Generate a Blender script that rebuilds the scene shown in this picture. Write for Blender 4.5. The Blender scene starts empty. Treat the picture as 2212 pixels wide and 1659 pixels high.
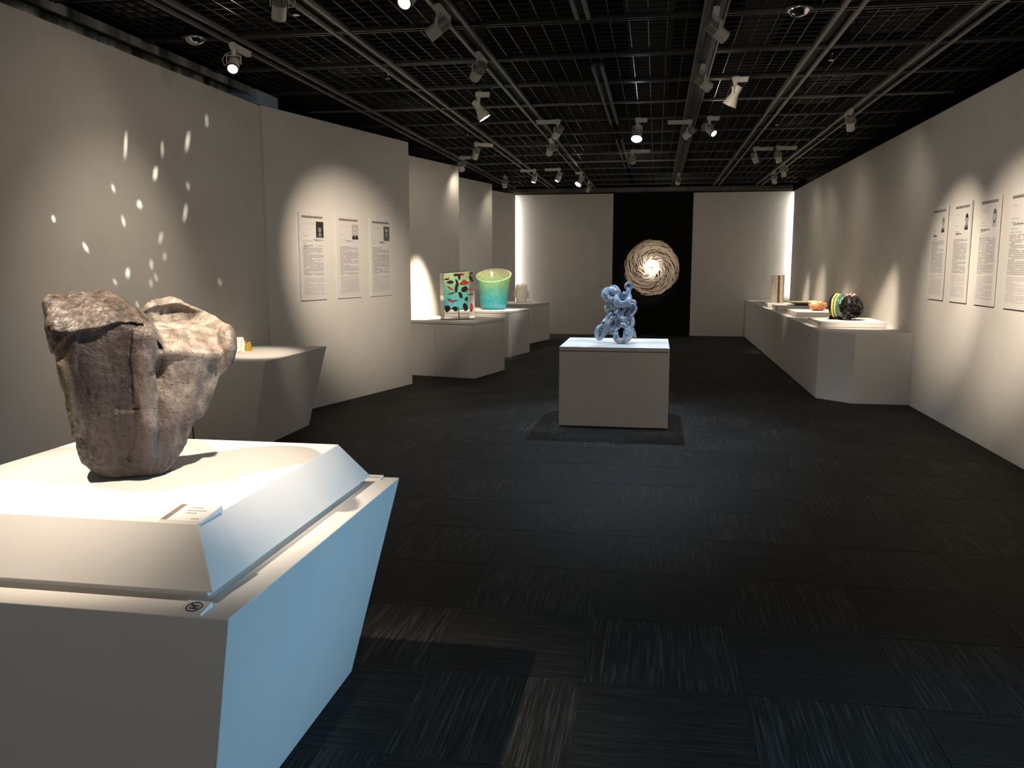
import bpy, math, random
import numpy as np
from mathutils import Vector, Matrix, noise

rnd = random.Random(7)
PI = math.pi
scene = bpy.context.scene
col = scene.collection

# ------------------------------------------------------------------ camera
cam_d = bpy.data.cameras.new('camera')
cam_d.sensor_fit = 'HORIZONTAL'; cam_d.sensor_width = 36.0
cam_d.lens = 36.0 * 1800.0 / 2212.0
cam_d.clip_start = 0.05; cam_d.clip_end = 100
cam = bpy.data.objects.new('camera', cam_d); col.objects.link(cam)
cam.location = (0, 0, 1.5)
cam.rotation_euler = (PI / 2 - math.radians(8.172), 0, math.radians(9.705))
scene.camera = cam

# ------------------------------------------------------------------ world + exposure
W = bpy.data.worlds.new('world'); scene.world = W; W.use_nodes = True
W.node_tree.nodes['Background'].inputs[0].default_value = (1.0, 0.97, 0.92, 1)
W.node_tree.nodes['Background'].inputs[1].default_value = 0.5
vs = scene.view_settings
vs.view_transform = 'Standard'; vs.look = 'None'; vs.gamma = 1.0; vs.exposure = 0.0
vs.use_curve_mapping = False
scene.cycles.max_bounces = 7; scene.cycles.diffuse_bounces = 4; scene.cycles.glossy_bounces = 3
scene.cycles.transmission_bounces = 8; scene.cycles.transparent_max_bounces = 8
scene.cycles.caustics_reflective = False; scene.cycles.caustics_refractive = False
scene.cycles.sample_clamp_indirect = 4.0
scene.cycles.use_adaptive_sampling = True; scene.cycles.adaptive_threshold = 0.03
scene.cycles.use_denoising = True

# added soft blue area light at the right, standing in for an unseen source
bl = bpy.data.lights.new('blue_standin_light', 'AREA'); bl.shape = 'RECTANGLE'; bl.size = 1.4; bl.size_y = 1.0
bl.energy = 10; bl.color = (0.30, 0.66, 1.0); bl.spread = math.radians(60)
blo = bpy.data.objects.new('blue_standin_light', bl); col.objects.link(blo)
blo.location = (2.5, 3.1, 1.05)
blo.rotation_euler = (Vector((-1.0, 1.95, 0.40)) - Vector(blo.location)).to_track_quat('-Z', 'Y').to_euler()

WARM = (1.0, 0.84, 0.67); COOL = (0.70, 0.84, 1.0); NEUT = (1.0, 0.88, 0.74)
ZT = 2.97          # top of the exhibition walls
ZC = 3.10          # underside of the grid ceiling

# ------------------------------------------------------------------ helpers
def tag(o, label=None, cat=None, group=None, kind=None):
    if label: o['label'] = label
    if cat: o['category'] = cat
    if group: o['group'] = group
    if kind: o['kind'] = kind
    return o

def empty(name, loc=(0, 0, 0), rz=0.0, **kw):
    o = bpy.data.objects.new(name, None); col.objects.link(o)
    o.location = loc; o.rotation_euler = (0, 0, rz); o.empty_display_size = 0.05
    return tag(o, **kw)

class MB:
    def __init__(s): s.v = []; s.f = []; s.m = []
    def add(s, vs, fs, mi=0):
        b = len(s.v); s.v += [tuple(map(float, p)) for p in vs]
        s.f += [tuple(b + i for i in f) for f in fs]; s.m += [mi] * len(fs); return s
    def box(s, x0, x1, y0, y1, z0, z1, mi=0):
        return s.hexa([(x0, y0, z0), (x1, y0, z0), (x1, y1, z0), (x0, y1, z0)],
                      [(x0, y0, z1), (x1, y0, z1), (x1, y1, z1), (x0, y1, z1)], mi)
    def hexa(s, lo, hi, mi=0):
        n = len(lo)
        fs = [tuple(reversed(range(n))), tuple(range(n, 2 * n))]
        fs += [(i, (i + 1) % n, n + (i + 1) % n, n + i) for i in range(n)]
        return s.add(list(lo) + list(hi), fs, mi)
    def prism(s, pts, z0, z1, mi=0):
        return s.hexa([(x, y, z0) for x, y in pts], [(x, y, z1) for x, y in pts], mi)
    def quad(s, a, b, c, d, mi=0): return s.add([a, b, c, d], [(0, 1, 2, 3)], mi)
    def tube(s, pts, rad, n=8, mi=0, closed=False, flat=1.0, rib=0, ribamp=0.0, twist=0.0):
        pts = [Vector(p) for p in pts]; N = len(pts)
        rad = list(rad) if hasattr(rad, '__len__') else [rad] * N
        vs = []; up = None
        for i in range(N):
            if closed: t = (pts[(i + 1) % N] - pts[i - 1])
            else: t = pts[min(i + 1, N - 1)] - pts[max(i - 1, 0)]
            t.normalize()
            if up is None:
                up = Vector((0, 0, 1)) if abs(t.z) < 0.9 else Vector((0, 1, 0))
            a = t.cross(up)
            if a.length < 1e-6: a = t.orthogonal()
            a.normalize(); b = a.cross(t).normalized(); up = b
            for k in range(n):
                q = 2 * PI * k / n + twist * i
                r = rad[i] * (1 + (ribamp * math.cos(rib * 2 * PI * k / n) if rib else 0))
                vs.append(pts[i] + a * math.cos(q) * r + b * math.sin(q) * r * flat)
        fs = []
        for i in range(N if closed else N - 1):
            j = (i + 1) % N
            fs += [(i * n + k, i * n + (k + 1) % n, j * n + (k + 1) % n, j * n + k) for k in range(n)]
        if not closed:
            fs += [tuple(reversed(range(n))), tuple((N - 1) * n + k for k in range(n))]
        return s.add(vs, fs, mi)
    def lathe(s, prof, n=24, mi=0, axis='z', c=(0, 0, 0), closed=False):
        vs = []; N = len(prof)
        for r, h in prof:
            for k in range(n):
                q = 2 * PI * k / n; x, y = r * math.cos(q), r * math.sin(q)
                p = {'z': (x, y, h), 'y': (x, h, y), 'x': (h, x, y)}[axis]
                vs.append((p[0] + c[0], p[1] + c[1], p[2] + c[2]))
        fs = []
        for i in range(N - 1 if not closed else N):
            j = (i + 1) % N
            for k in range(n):
                k2 = (k + 1) % n; q = (i * n + k, i * n + k2, j * n + k2, j * n + k)
                fs.append(q if axis != 'y' else tuple(reversed(q)))
        if not closed:
            a = tuple(reversed(range(n))); b = tuple((N - 1) * n + k for k in range(n))
            fs += [a, b] if axis != 'y' else [tuple(reversed(a)), tuple(reversed(b))]
        return s.add(vs, fs, mi)
    def mesh(s, name, mats, smooth=False):
        me = bpy.data.meshes.new(name); me.from_pydata(s.v, [], s.f)
        for m in (mats if isinstance(mats, (list, tuple)) else [mats]): me.materials.append(m)
        me.polygons.foreach_set('material_index', s.m)
        if smooth: me.polygons.foreach_set('use_smooth', [True] * len(s.f))
        me.validate(); me.update(); return me
    def build(s, name, mats, parent=None, loc=(0, 0, 0), rz=0.0, smooth=False, **kw):
        return link(name, s.mesh(name, mats, smooth), parent, loc, rz, **kw)

def link(name, me, parent=None, loc=(0, 0, 0), rz=0.0, **kw):
    o = bpy.data.objects.new(name, me); col.objects.link(o)
    o.parent = parent; o.location = loc; o.rotation_euler = (0, 0, rz)
    return tag(o, **kw)

def autosmooth(o, ang=40):
    me = o.data
    me.polygons.foreach_set('use_smooth', [True] * len(me.polygons))
    try: me.set_sharp_from_angle(angle=math.radians(ang))
    except Exception: pass
    return o

def bevel(o, w=0.004, seg=2):
    m = o.modifiers.new('bevel', 'BEVEL'); m.width = w; m.segments = seg; m.limit_method = 'ANGLE'
    return o

def surface_nets(f, lo, hi, n):
    ax = [np.linspace(lo[i], hi[i], n[i]) for i in range(3)]
    X, Y, Z = np.meshgrid(*ax, indexing='ij')
    F = f(X, Y, Z); S = F < 0
    nx, ny, nz = n
    cnt = np.zeros((nx - 1, ny - 1, nz - 1), int)
    offs = [(i, j, k) for i in (0, 1) for j in (0, 1) for k in (0, 1)]
    for i, j, k in offs: cnt += S[i:nx - 1 + i, j:ny - 1 + j, k:nz - 1 + k]
    cells = np.argwhere((cnt > 0) & (cnt < 8))
    idx = -np.ones(cnt.shape, int); idx[tuple(cells.T)] = np.arange(len(cells))
    acc = np.zeros((len(cells), 3)); num = np.zeros(len(cells))
    for a in offs:
        for d in range(3):
            if a[d]: continue
            b = list(a); b[d] = 1
            ca = cells + np.array(a); cb = cells + np.array(b)
            fa = F[tuple(ca.T)]; fb = F[tuple(cb.T)]
            m = (fa < 0) != (fb < 0)
            t = np.where(m, fa / np.where(m, fa - fb, 1), 0)
            p = ca + (cb - ca) * t[:, None]
            acc[m] += p[m]; num[m] += 1
    g = acc / num[:, None]
    step = np.array([(hi[i] - lo[i]) / (n[i] - 1) for i in range(3)])
    verts = np.array(lo) + g * step
    faces = []
    for d in range(3):
        e, h = (d + 1) % 3, (d + 2) % 3
        sl0 = [slice(None)] * 3; sl1 = [slice(None)] * 3
        sl0[d] = slice(0, -1); sl1[d] = slice(1, None)
        A = S[tuple(sl0)]; B = S[tuple(sl1)]
        E = np.argwhere(A != B)
        E = E[(E[:, e] > 0) & (E[:, h] > 0) & (E[:, e] < n[e] - 1) & (E[:, h] < n[h] - 1)]
        inv = ~A[tuple(E.T)]
        def cell(de, dh):
            q = E.copy(); q[:, e] += de; q[:, h] += dh; return idx[tuple(q.T)]
        q = np.stack([cell(-1, -1), cell(0, -1), cell(0, 0), cell(-1, 0)], 1)
        q[inv] = q[inv][:, ::-1]
        faces.append(q)
    faces = np.concatenate(faces)
    faces = faces[(faces >= 0).all(1)]
    return verts, faces

# ------------------------------------------------------------------ materials
def mat(name, color=(0.8, 0.8, 0.8), rough=0.5, metal=0.0, spec=0.5, **kw):
    m = bpy.data.materials.new(name); m.use_nodes = True
    p = m.node_tree.nodes['Principled BSDF']
    p.inputs['Base Color'].default_value = (*color, 1); p.inputs['Roughness'].default_value = rough
    p.inputs['Metallic'].default_value = metal; p.inputs['Specular IOR Level'].default_value = spec
    for k, v in kw.items():
        p.inputs[k.replace('_', ' ')].default_value = v if not isinstance(v, tuple) else (*v, 1)
    return m

def N(m, t, **kw):
    n = m.node_tree.nodes.new(t)
    for k, v in kw.items(): setattr(n, k, v)
    return n
def L(m, a, b): m.node_tree.links.new(a, b)
def P(m): return m.node_tree.nodes['Principled BSDF']

def ramp(m, fac, stops):
    r = N(m, 'ShaderNodeValToRGB')
    while len(r.color_ramp.elements) > 1: r.color_ramp.elements.remove(r.color_ramp.elements[-1])
    r.color_ramp.elements[0].position = stops[0][0]; r.color_ramp.elements[0].color = (*stops[0][1], 1)
    for p_, c in stops[1:]:
        e = r.color_ramp.elements.new(p_); e.color = (*c, 1)
    L(m, fac, r.inputs['Fac']); return r.outputs['Color']

def noise_mat(name, stops, scale=20.0, detail=6.0, rough=0.6, bump=0.0, bscale=None, spec=0.4, stretch=(1, 1, 1), metal=0.0, dist=0.002):
    m = mat(name, rough=rough, spec=spec, metal=metal)
    tc = N(m, 'ShaderNodeTexCoord'); mp = N(m, 'ShaderNodeMapping'); mp.inputs['Scale'].default_value = stretch
    L(m, tc.outputs['Object'], mp.inputs['Vector'])
    n = N(m, 'ShaderNodeTexNoise'); n.inputs['Scale'].default_value = scale; n.inputs['Detail'].default_value = detail
    L(m, mp.outputs['Vector'], n.inputs['Vector'])
    L(m, ramp(m, n.outputs['Fac'], stops), P(m).inputs['Base Color'])
    if bump:
        n2 = N(m, 'ShaderNodeTexNoise'); n2.inputs['Scale'].default_value = bscale or scale * 4; n2.inputs['Detail'].default_value = 4
        L(m, mp.outputs['Vector'], n2.inputs['Vector'])
        b = N(m, 'ShaderNodeBump'); b.inputs['Strength'].default_value = bump; b.inputs['Distance'].default_value = dist
        L(m, n2.outputs['Fac'], b.inputs['Height']); L(m, b.outputs['Normal'], P(m).inputs['Normal'])
    return m

def emis(name, color, strength):
    m = bpy.data.materials.new(name); m.use_nodes = True; nt = m.node_tree; nt.nodes.clear()
    e = nt.nodes.new('ShaderNodeEmission'); o = nt.nodes.new('ShaderNodeOutputMaterial')
    e.inputs[0].default_value = (*color, 1); e.inputs[1].default_value = strength
    nt.links.new(e.outputs[0], o.inputs[0])
    if name.startswith('lens'): m.cycles.emission_sampling = 'NONE'
    return m

M = {}
M['wall'] = noise_mat('wall_paint', [(0.3, (0.70, 0.675, 0.63)), (0.7, (0.74, 0.715, 0.67))], 3, 3, 0.75, 0.15, 260, spec=0.25, dist=0.001)
M['ped'] = noise_mat('plinth_paint', [(0.3, (0.74, 0.715, 0.68)), (0.7, (0.77, 0.745, 0.71))], 4, 3, 0.6, 0.08, 200, spec=0.3, dist=0.001)
M['seam'] = mat('seam_shadow_gap', (0.25, 0.24, 0.22), 0.9)
M['black_wall'] = noise_mat('black_fabric_wall', [(0.3, (0.006, 0.006, 0.006)), (0.7, (0.009, 0.009, 0.009))], 40, 3, 0.9, 0.2, 300, spec=0.15)
M['plenum'] = mat('black_plenum', (0.004, 0.004, 0.004), 0.95, spec=0.1)
M['duct'] = noise_mat('dark_duct', [(0.3, (0.010, 0.010, 0.010)), (0.7, (0.018, 0.018, 0.017))], 3, 3, 0.8)
M['track'] = mat('grey_track_metal', (0.15, 0.148, 0.14), 0.42, 0.4)
M['trackdark'] = mat('dark_track_metal', (0.045, 0.045, 0.042), 0.5, 0.3)
M['slot'] = mat('track_slot_black', (0.012, 0.012, 0.012), 0.7)
M['cross'] = mat('crossbar_metal', (0.06, 0.06, 0.058), 0.35, 0.6)
M['mesh'] = mat('ceiling_mesh_metal', (0.022, 0.023, 0.023), 0.35, 0.5)
M['mesh2'] = mat('ceiling_mesh_cross_wire', (0.006, 0.006, 0.006), 0.6, 0.0)
M['lampwhite'] = mat('lamp_white_enamel', (0.62, 0.60, 0.54), 0.45)
M['lampfin'] = mat('lamp_heat_sink', (0.40, 0.38, 0.33), 0.5, 0.3)
M['lampdark'] = mat('lamp_inner_black', (0.02, 0.02, 0.02), 0.5)
M['lens_warm'] = emis('lens_warm', (1.0, 0.86, 0.66), 9.0)
M['lens_cool'] = emis('lens_cool', (0.80, 0.88, 1.0), 14.0)
M['lens_off'] = mat('lens_glass_unlit', (0.05, 0.05, 0.05), 0.1)
M['header'] = noise_mat('bronze_header', [(0.3, (0.10, 0.085, 0.07)), (0.7, (0.13, 0.11, 0.09))], 6, 3, 0.45, metal=0.3)
M['paper'] = mat('poster_board', (0.72, 0.70, 0.68), 0.6, spec=0.3)
M['ink'] = mat('print_ink_grey', (0.40, 0.39, 0.38), 0.8, spec=0.1)
M['ink2'] = mat('print_ink_light', (0.52, 0.51, 0.50), 0.8, spec=0.1)
M['inkdark'] = mat('signature_ink', (0.06, 0.06, 0.06), 0.8, spec=0.1)
M['band'] = mat('print_band_taupe', (0.24, 0.20, 0.175), 0.7, spec=0.1)
M['bandtxt'] = mat('band_lettering', (0.42, 0.38, 0.35), 0.7, spec=0.1)
for i, g in enumerate((0.03, 0.12, 0.28, 0.50, 0.62)): M['ph%d' % i] = mat('photo_tone_%s' % 'abcde'[i], (g, g * 0.98, g * 0.97), 0.5, spec=0.2)

def carpet(name, horiz, checker=False):
    m = mat(name, rough=0.66, spec=0.16)
    tc = N(m, 'ShaderNodeTexCoord')
    oi = N(m, 'ShaderNodeObjectInfo')
    def stripes(h):
        mp = N(m, 'ShaderNodeMapping'); mp.inputs['Scale'].default_value = (4.0, 130, 1) if h else (130, 4.0, 1)
        L(m, tc.outputs['Object'], mp.inputs['Vector'])
        cm = N(m, 'ShaderNodeCombineXYZ'); ml = N(m, 'ShaderNodeMath', operation='MULTIPLY'); ml.inputs[1].default_value = 57.0
        L(m, oi.outputs['Random'], ml.inputs[0]); L(m, ml.outputs[0], cm.inputs['Z'])
        L(m, cm.outputs[0], mp.inputs['Location'])
        n = N(m, 'ShaderNodeTexNoise'); n.inputs['Scale'].default_value = 1.0; n.inputs['Detail'].default_value = 2.0
        n.inputs['Roughness'].default_value = 0.6
        L(m, mp.outputs['Vector'], n.inputs['Vector'])
        if h: c = ramp(m, n.outputs['Fac'], [(0.40, (0.0105, 0.0105, 0.010)), (0.62, (0.024, 0.0235, 0.0225)), (0.80, (0.040, 0.039, 0.037))])
        else: c = ramp(m, n.outputs['Fac'], [(0.40, (0.011, 0.011, 0.0105)), (0.56, (0.025, 0.0245, 0.0235)), (0.66, (0.054, 0.052, 0.049)), (0.80, (0.075, 0.072, 0.068))])  # lighter threads painted in for the pile's view-dependent sheen
        return c, n.outputs['Fac']
    if not checker:
        c, f = stripes(horiz); L(m, c, P(m).inputs['Base Color'])
    else:
        c1, f = stripes(True); c2, _ = stripes(False)
        mp = N(m, 'ShaderNodeMapping'); mp.inputs['Scale'].default_value = (1 / 0.572, 1 / 0.558, 0); mp.inputs['Location'].default_value = (0.23 / 0.572 + 100, -2.29 / 0.558 + 100.0, 0.5)
        L(m, tc.outputs['Object'], mp.inputs['Vector'])
        ck = N(m, 'ShaderNodeTexChecker'); ck.inputs['Scale'].default_value = 1.0
        ck.inputs['Color1'].default_value = (0, 0, 0, 1); ck.inputs['Color2'].default_value = (1, 1, 1, 1)
        L(m, mp.outputs['Vector'], ck.inputs['Vector'])
        mx = N(m, 'ShaderNodeMix', data_type='RGBA'); L(m, ck.outputs['Fac'], mx.inputs['Factor'])
        L(m, c1, mx.inputs['A']); L(m, c2, mx.inputs['B']); L(m, mx.outputs['Result'], P(m).inputs['Base Color'])
    b = N(m, 'ShaderNodeBump'); b.inputs['Strength'].default_value = 0.5; b.inputs['Distance'].default_value = 0.003
    L(m, f, b.inputs['Height']); L(m, b.outputs['Normal'], P(m).inputs['Normal'])
    return m
M['carpet_h'] = carpet('carpet_stripes_across', True)
M['carpet_v'] = carpet('carpet_stripes_along', False)
M['carpet_far'] = carpet('carpet_checker_far', True, True)

# ================================================================== SETTING
# ---- floor: carpet slab with loose-laid carpet tiles on it
TX, TY, X0, Y0 = 0.572, 0.558, -0.23, 2.29
fl = MB().box(-4.15, 2.95, -3.5, 18.6, -0.08, -0.001).build('floor', M['carpet_far'], kind='structure', label='dark charcoal carpet floor of the exhibition room', cat='floor')
tile = MB().hexa([(-TX/2+.001, -TY/2+.001, 0), (TX/2-.001, -TY/2+.001, 0), (TX/2-.001, TY/2-.001, 0), (-TX/2+.001, TY/2-.001, 0)],
                 [(-TX/2+.003, -TY/2+.003, .005), (TX/2-.003, -TY/2+.003, .005), (TX/2-.003, TY/2-.003, .005), (-TX/2+.003, TY/2-.003, .005)])
tm = {True: tile.mesh('carpet_tile', M['carpet_h']), False: tile.mesh('carpet_tile', M['carpet_v'])}
for j in range(-2, 18):
    for i in range(-6, 6):
        x = X0 + (i + .5) * TX; y = Y0 + (j + .5) * TY
        if x < -3.75 or x > 2.9 or (x < -3.2 and y < 5): continue
        o = link('carpet_tile', tm[(i + j) % 2 == 0], fl, (x, y, -0.0055 + rnd.uniform(0, .0008)))

# ---- outer shell (dark, mostly hidden above and behind the exhibition walls)
MB().box(-4.25, -4.15, -3.5, 18.7, 0, 3.85).build('wall_left_outer', M['plenum'], kind='structure', label='black outer wall behind the left exhibition panels', cat='wall')
MB().box(2.95, 3.05, -3.5, 18.7, 0, 3.85).build('wall_right_outer', M['plenum'], kind='structure', label='black outer wall behind the right exhibition wall', cat='wall')
MB().box(-4.15, 2.95, 18.6, 18.7, 0, 3.85).build('wall_back_outer', M['plenum'], kind='structure', label='black outer wall behind the far panels', cat='wall')

# ---- exhibition walls
wl = MB().box(-3.80, -3.70, -3.5, 7.62, 0, ZT).build('wall_left', M['wall'], kind='structure', label='plain off-white wall at left behind the rock-like sculpture', cat='wall')
def slant(name, a, b, label, th=0.10):
    a = Vector(a); b = Vector(b); d = (b - a).normalized(); n = Vector((d.y, -d.x)) * -th
    pts = [(a.x, a.y), (b.x, b.y), (b.x + n.x, b.y + n.y), (a.x + n.x, a.y + n.y)]
    return MB().prism(pts, 0, ZT).build(name, M['wall'], kind='structure', label=label, cat='wall')
slant('wall_left_second', (-3.665, 7.56), (-3.01, 10.10), 'slanted off-white wall with three text panels', 0.06)
slant('wall_left_third', (-3.64, 10.16), (-2.995, 12.69), 'slanted off-white wall behind the clear glass block')
slant('wall_left_fourth', (-3.65, 12.80), (-3.03, 15.52), 'slanted off-white wall behind the turquoise vessel')
slant('wall_left_fifth', (-3.62, 15.60), (-2.985, 17.87), 'slanted off-white wall next to the bright corner strip')
wr = MB().box(2.715, 2.80, -3.5, 17.87, 0, ZT).build('wall_right', M['wall'], kind='structure', label='long off-white right wall with four text panels', cat='wall')
MB().box(-3.4, -0.915, 18.02, 18.10, 0, ZT).build('wall_back_left', M['wall'], kind='structure', label='off-white far wall panel left of the black panel', cat='wall')
MB().box(0.735, 2.95, 18.02, 18.10, 0, ZT).build('wall_back_right', M['wall'], kind='structure', label='off-white far wall panel right of the black panel', cat='wall')
bw = MB().box(-0.915, 0.735, 18.03, 18.10, 0, ZT).build('wall_back', M['black_wall'], kind='structure', label='black far wall panel behind the spiral disc', cat='wall')
MB().box(-0.715, 0.55, 18.015, 18.03, 0.78, 2.09).build('backing_board', M['black_wall'], bw)
# bronze header rail between far wall and ceiling
hd = empty('trim_1', (0, 17.93, 3.0), kind='structure', label='bronze metal header rail above the far wall', cat='trim')
x = -3.6; segw = 0.843
while x < 2.7:
    bevel(MB().box(x + .006, min(x + segw, 2.7) - .006, 0, .06, 0.0, .085).build('header_panel', M['header'], hd), .003, 1); x += segw
MB().box(-3.6, 2.7, .02, .08, -.02, 0.10).build('header_core', M['slot'], hd)

# ---- ceiling: black plenum, lighting tracks, crossbars and lift-out wire panels
cl = MB().box(-4.15, 2.95, -3.5, 18.6, 3.75, 3.85).build('ceiling', M['plenum'], kind='structure', label='black open grid ceiling with lighting tracks', cat='ceiling')
RX = [-3.883 + .843 * k for k in range(9)]        # track lines
CY = [5.82 + .967 * j for j in range(-3, 13)]       # crossbar lines
def ceil_part(name, mb, mats, loc=(0, 0, 0), **kw): return mb.build(name, mats, cl, loc, **kw)
for k, x in enumerate(RX):
    if k in (0, 8): continue
    segs = [(2.6, 17.9)]
    if k == 4: segs = [(3.2, 5.75), (7.1, 9.95), (11.3, 14.4)]
    for a, b in segs:
        mb = MB()
        if k == 5:
            mb.box(x-.075, x+.075, a, b, ZC-.005, ZC+.03, 1).box(x-.02, x+.02, a, b, ZC-.012, ZC-.004, 2)
            mb.box(x-.078, x-.066, a, b, ZC-.014, ZC, 0).box(x+.066, x+.078, a, b, ZC-.014, ZC, 0)
        else:
            w_ = .068 if k != 4 else .05
            mb.box(x-w_, x-w_+.026, a, b, ZC-.012, ZC+.012, 0).box(x+w_-.026, x+w_, a, b, ZC-.012, ZC+.012, 0)
            mb.box(x-w_, x+w_, a, b, ZC+.021, ZC+.035, 2)
        ceil_part('lighting_track', mb, [M['track'], M['trackdark'], M['slot']])
for j, y in enumerate(CY):
    mb = MB()
    single = j in (6, 11)
    if single: mb.box(-3.7, 2.72, y-.014, y+.014, ZC-.006, ZC+.012, 2)
    else:
        mb.box(-3.7, 2.72, y-.030, y-.017, ZC-.004, ZC+.012, 0).box(-3.7, 2.72, y+.017, y+.030, ZC-.004, ZC+.012, 0)
        mb.box(-3.7, 2.72, y-.016, y+.016, ZC+.018, ZC+.03, 1)
    ceil_part('crossbar', mb, [M['cross'], M['slot'], M['track']])
pw, pd = .843 - .15, .967 - .07
mb = MB()
for i in range(7):
    x = -pw/2 + pw * i / 6
    mb.box(x-.003, x+.003, -pd/2, pd/2, 0, .016)
for i in range(9):
    y = -pd/2 + pd * i / 8
    mb.box(-pw/2, pw/2, y-.0022, y+.0022, .004, .013, 1)
pm = mb.mesh('wire_panel', [M['mesh'], M['mesh2']])
for k in range(8):
    for j in range(len(CY) - 1):
        xa, xb = (RX[k] if k else -3.66), RX[k+1]
        o = link('wire_panel', pm, cl, ((xa + xb) / 2, (CY[j] + CY[j+1]) / 2, ZC + .012))
        if k in (3, 4): o.scale = (1.1, 1, 1)
        if k == 0: o.scale = (.72, 1, 1)
# equipment above the grid
for (x, y, sx, sy, z) in [(-1.75, 6.6, .55, 1.6, 3.45), (-2.55, 5.4, .5, .7, 3.3), (-.1, 8, .4, 7.0, 3.5), (.85, 11.5, .35, 9, 3.55), (-1.0, 12, .5, 5, 3.5), (-3.4, 9, .4, 6, 3.5), (2.4, 9, .35, 8, 3.45)]:
    ceil_part('duct', MB().box(-sx/2, sx/2, -sy/2, sy/2, 0, .2), M['duct'], (x, y, z))
for (x, y, sx, sy) in [(1.60, 6.52, .44, .66), (1.57, 8.5, .4, .42), (1.57, 9.42, .4, .42), (1.62, 10.9, .4, .35), (-2.65, 7.35, .5, .45), (-2.7, 9.2, .5, .4), (-2.0, 5.0, .5, .5), (-3.45, 5.2, .4, .8), (-2.75, 10.9, .45, .4)]:
    v = MB().box(-sx/2, sx/2, -sy/2, sy/2, .02, .09)
    o = ceil_part('air_diffuser', v, mat('diffuser_grey', (0.16, 0.15, 0.135), 0.6) if 'dif' not in M else M['dif'], (x, y, 3.19))
    M['dif'] = o.data.materials[0]
    for q in range(6):
        yy = -sy/2 + sy * (q + .5) / 6
        MB().box(-sx/2, sx/2, yy - .012, yy + .012, 0, .02).build('diffuser_slat', M['dif'], o)

# curtain with its rail showing above the left wall
cu = empty('curtain', (-3.93, 0, 0), label='dark grey pleated curtain showing above the left wall', cat='curtain')
M['curtain'] = noise_mat('curtain_cloth', [(0.38, (0.06, 0.07, 0.068)), (0.5, (0.30, 0.34, 0.33)), (0.62, (0.72, 0.78, 0.76))], 5.0, 3, 0.6, stretch=(0, 1, 0))
mb = MB(); vs = []; n = 420
for i in range(n):
    y = 2.0 + i * 0.0132; q = .016 * math.sin(i * .47) + .012 * math.sin(i * .173 + 1)
    vs += [(q, y, 2.3), (q, y, 3.12)]
mb.add(vs, [(2*i, 2*i+1, 2*i+3, 2*i+2) for i in range(n-1)])
autosmooth(mb.build('curtain_cloth', M['curtain'], cu), 80)
MB().box(.03, .055, 2, 7.55, 3.105, 3.13).box(-.03, .06, 2, 7.55, 3.13, 3.15).build('curtain_rail', M['slot'], cu)
M['pelmet'] = noise_mat('pelmet_reflection_stripes', [(0.40, (0.05, 0.052, 0.052)), (0.60, (0.32, 0.33, 0.33))], 5.0, 3, 0.3, stretch=(0, 1, 0))  # light and dark stripes painted in, imitating reflections of the curtain
MB().box(.19, .215, 2, 7.55, 3.052, 3.115).build('pelmet', M['pelmet'], cu)
MB().box(-4.05, -3.66, 7.45, 7.9, 2.975, 3.095).build('pillar_cladding', mat('pale_blue_panel', (0.30, 0.40, 0.52), 0.35), label='pale blue cladding panel above the wall corner', cat='panel')

# ---- hidden vertical corner lamps beside the far wall
M['tube'] = emis('corner_tube_glow', (1.0, 0.93, 0.84), 60.0)
for x, z0, lb in ((-3.075, .05, 'vertical light tube hidden in the left far corner'), (2.80, .80, 'vertical light tube hidden in the right far corner')):
    t = empty('corner_light_tube', (x, 17.95, z0), label=lb, cat='lamp')
    MB().lathe([(.012, .05), (.012, ZT - z0 - .06)], 10).build('tube', M['tube'], t, smooth=True)
    MB().lathe([(.017, 0), (.017, .05)], 10).build('end_cap', M['lampwhite'], t)
    MB().lathe([(.017, ZT - z0 - .06), (.017, ZT - z0 - .01)], 10).build('end_cap', M['lampwhite'], t)
    MB().box(-.012, .012, .018, .03, 0, ZT - z0 - .01).build('fixing_bar', M['lampwhite'], t)

# ================================================================== LIGHT FIXTURES
def head_mesh():
    mb = MB()                                   # axis +y is the beam direction, pivot at origin
    mb.lathe([(.041, -.005), (.0415, .02), (.0415, .085), (.0385, .088), (.0375, .075)], 20, axis='y', closed=False)
    return mb
HM = {}
mb = MB()
mb.lathe([(.030, -.004), (.041, -.004), (.0415, .07), (.0415, .088), (.036, .088), (.035, .074)], 22, axis='y'); HM['barrel'] = mb.mesh('barrel', M['lampwhite'])
mb = MB().lathe([(.027, -.068), (.027, -.004)], 12, axis='y')
for k in range(12):
    q = 2 * PI * k / 12; c_, s_ = math.cos(q), math.sin(q)
    e = [(c_*.024 - s_*.0022, s_*.024 + c_*.0022), (c_*.040 - s_*.0022, s_*.040 + c_*.0022), (c_*.040 + s_*.0022, s_*.040 - c_*.0022), (c_*.024 + s_*.0022, s_*.024 - c_*.0022)]
    mb.hexa([(x, -.066, z) for x, z in e], [(x, -.004, z) for x, z in e])
mb.lathe([(.040, -.072), (.040, -.066)], 16, axis='y'); HM['fins'] = mb.mesh('heat_sink', M['lampfin'])
for c_ in ('warm', 'cool', 'off'):
    HM['lens' + c_] = MB().lathe([(.0335, .078), (.0335, .081)], 20, axis='y').mesh('lens', M['lens_' + c_])
    HM['wide' + c_] = MB().lathe([(.056, .096), (.056, .100)], 22, axis='y').mesh('lens', M['lens_' + c_])
HM['bell'] = MB().lathe([(.028, -.07), (.034, -.066), (.031, -.01), (.036, .02), (.050, .06), (.062, .098), (.0625, .112), (.0575, .112), (.0565, .092)], 24, axis='y').mesh('bell_shade', M['lampwhite'])
HM['bellrim'] = MB().lathe([(.0635, .106), (.0635, .112), (.060, .114), (.0585, .106)], 24, axis='y', closed=True).mesh('bezel', M['lampdark'])
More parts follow.
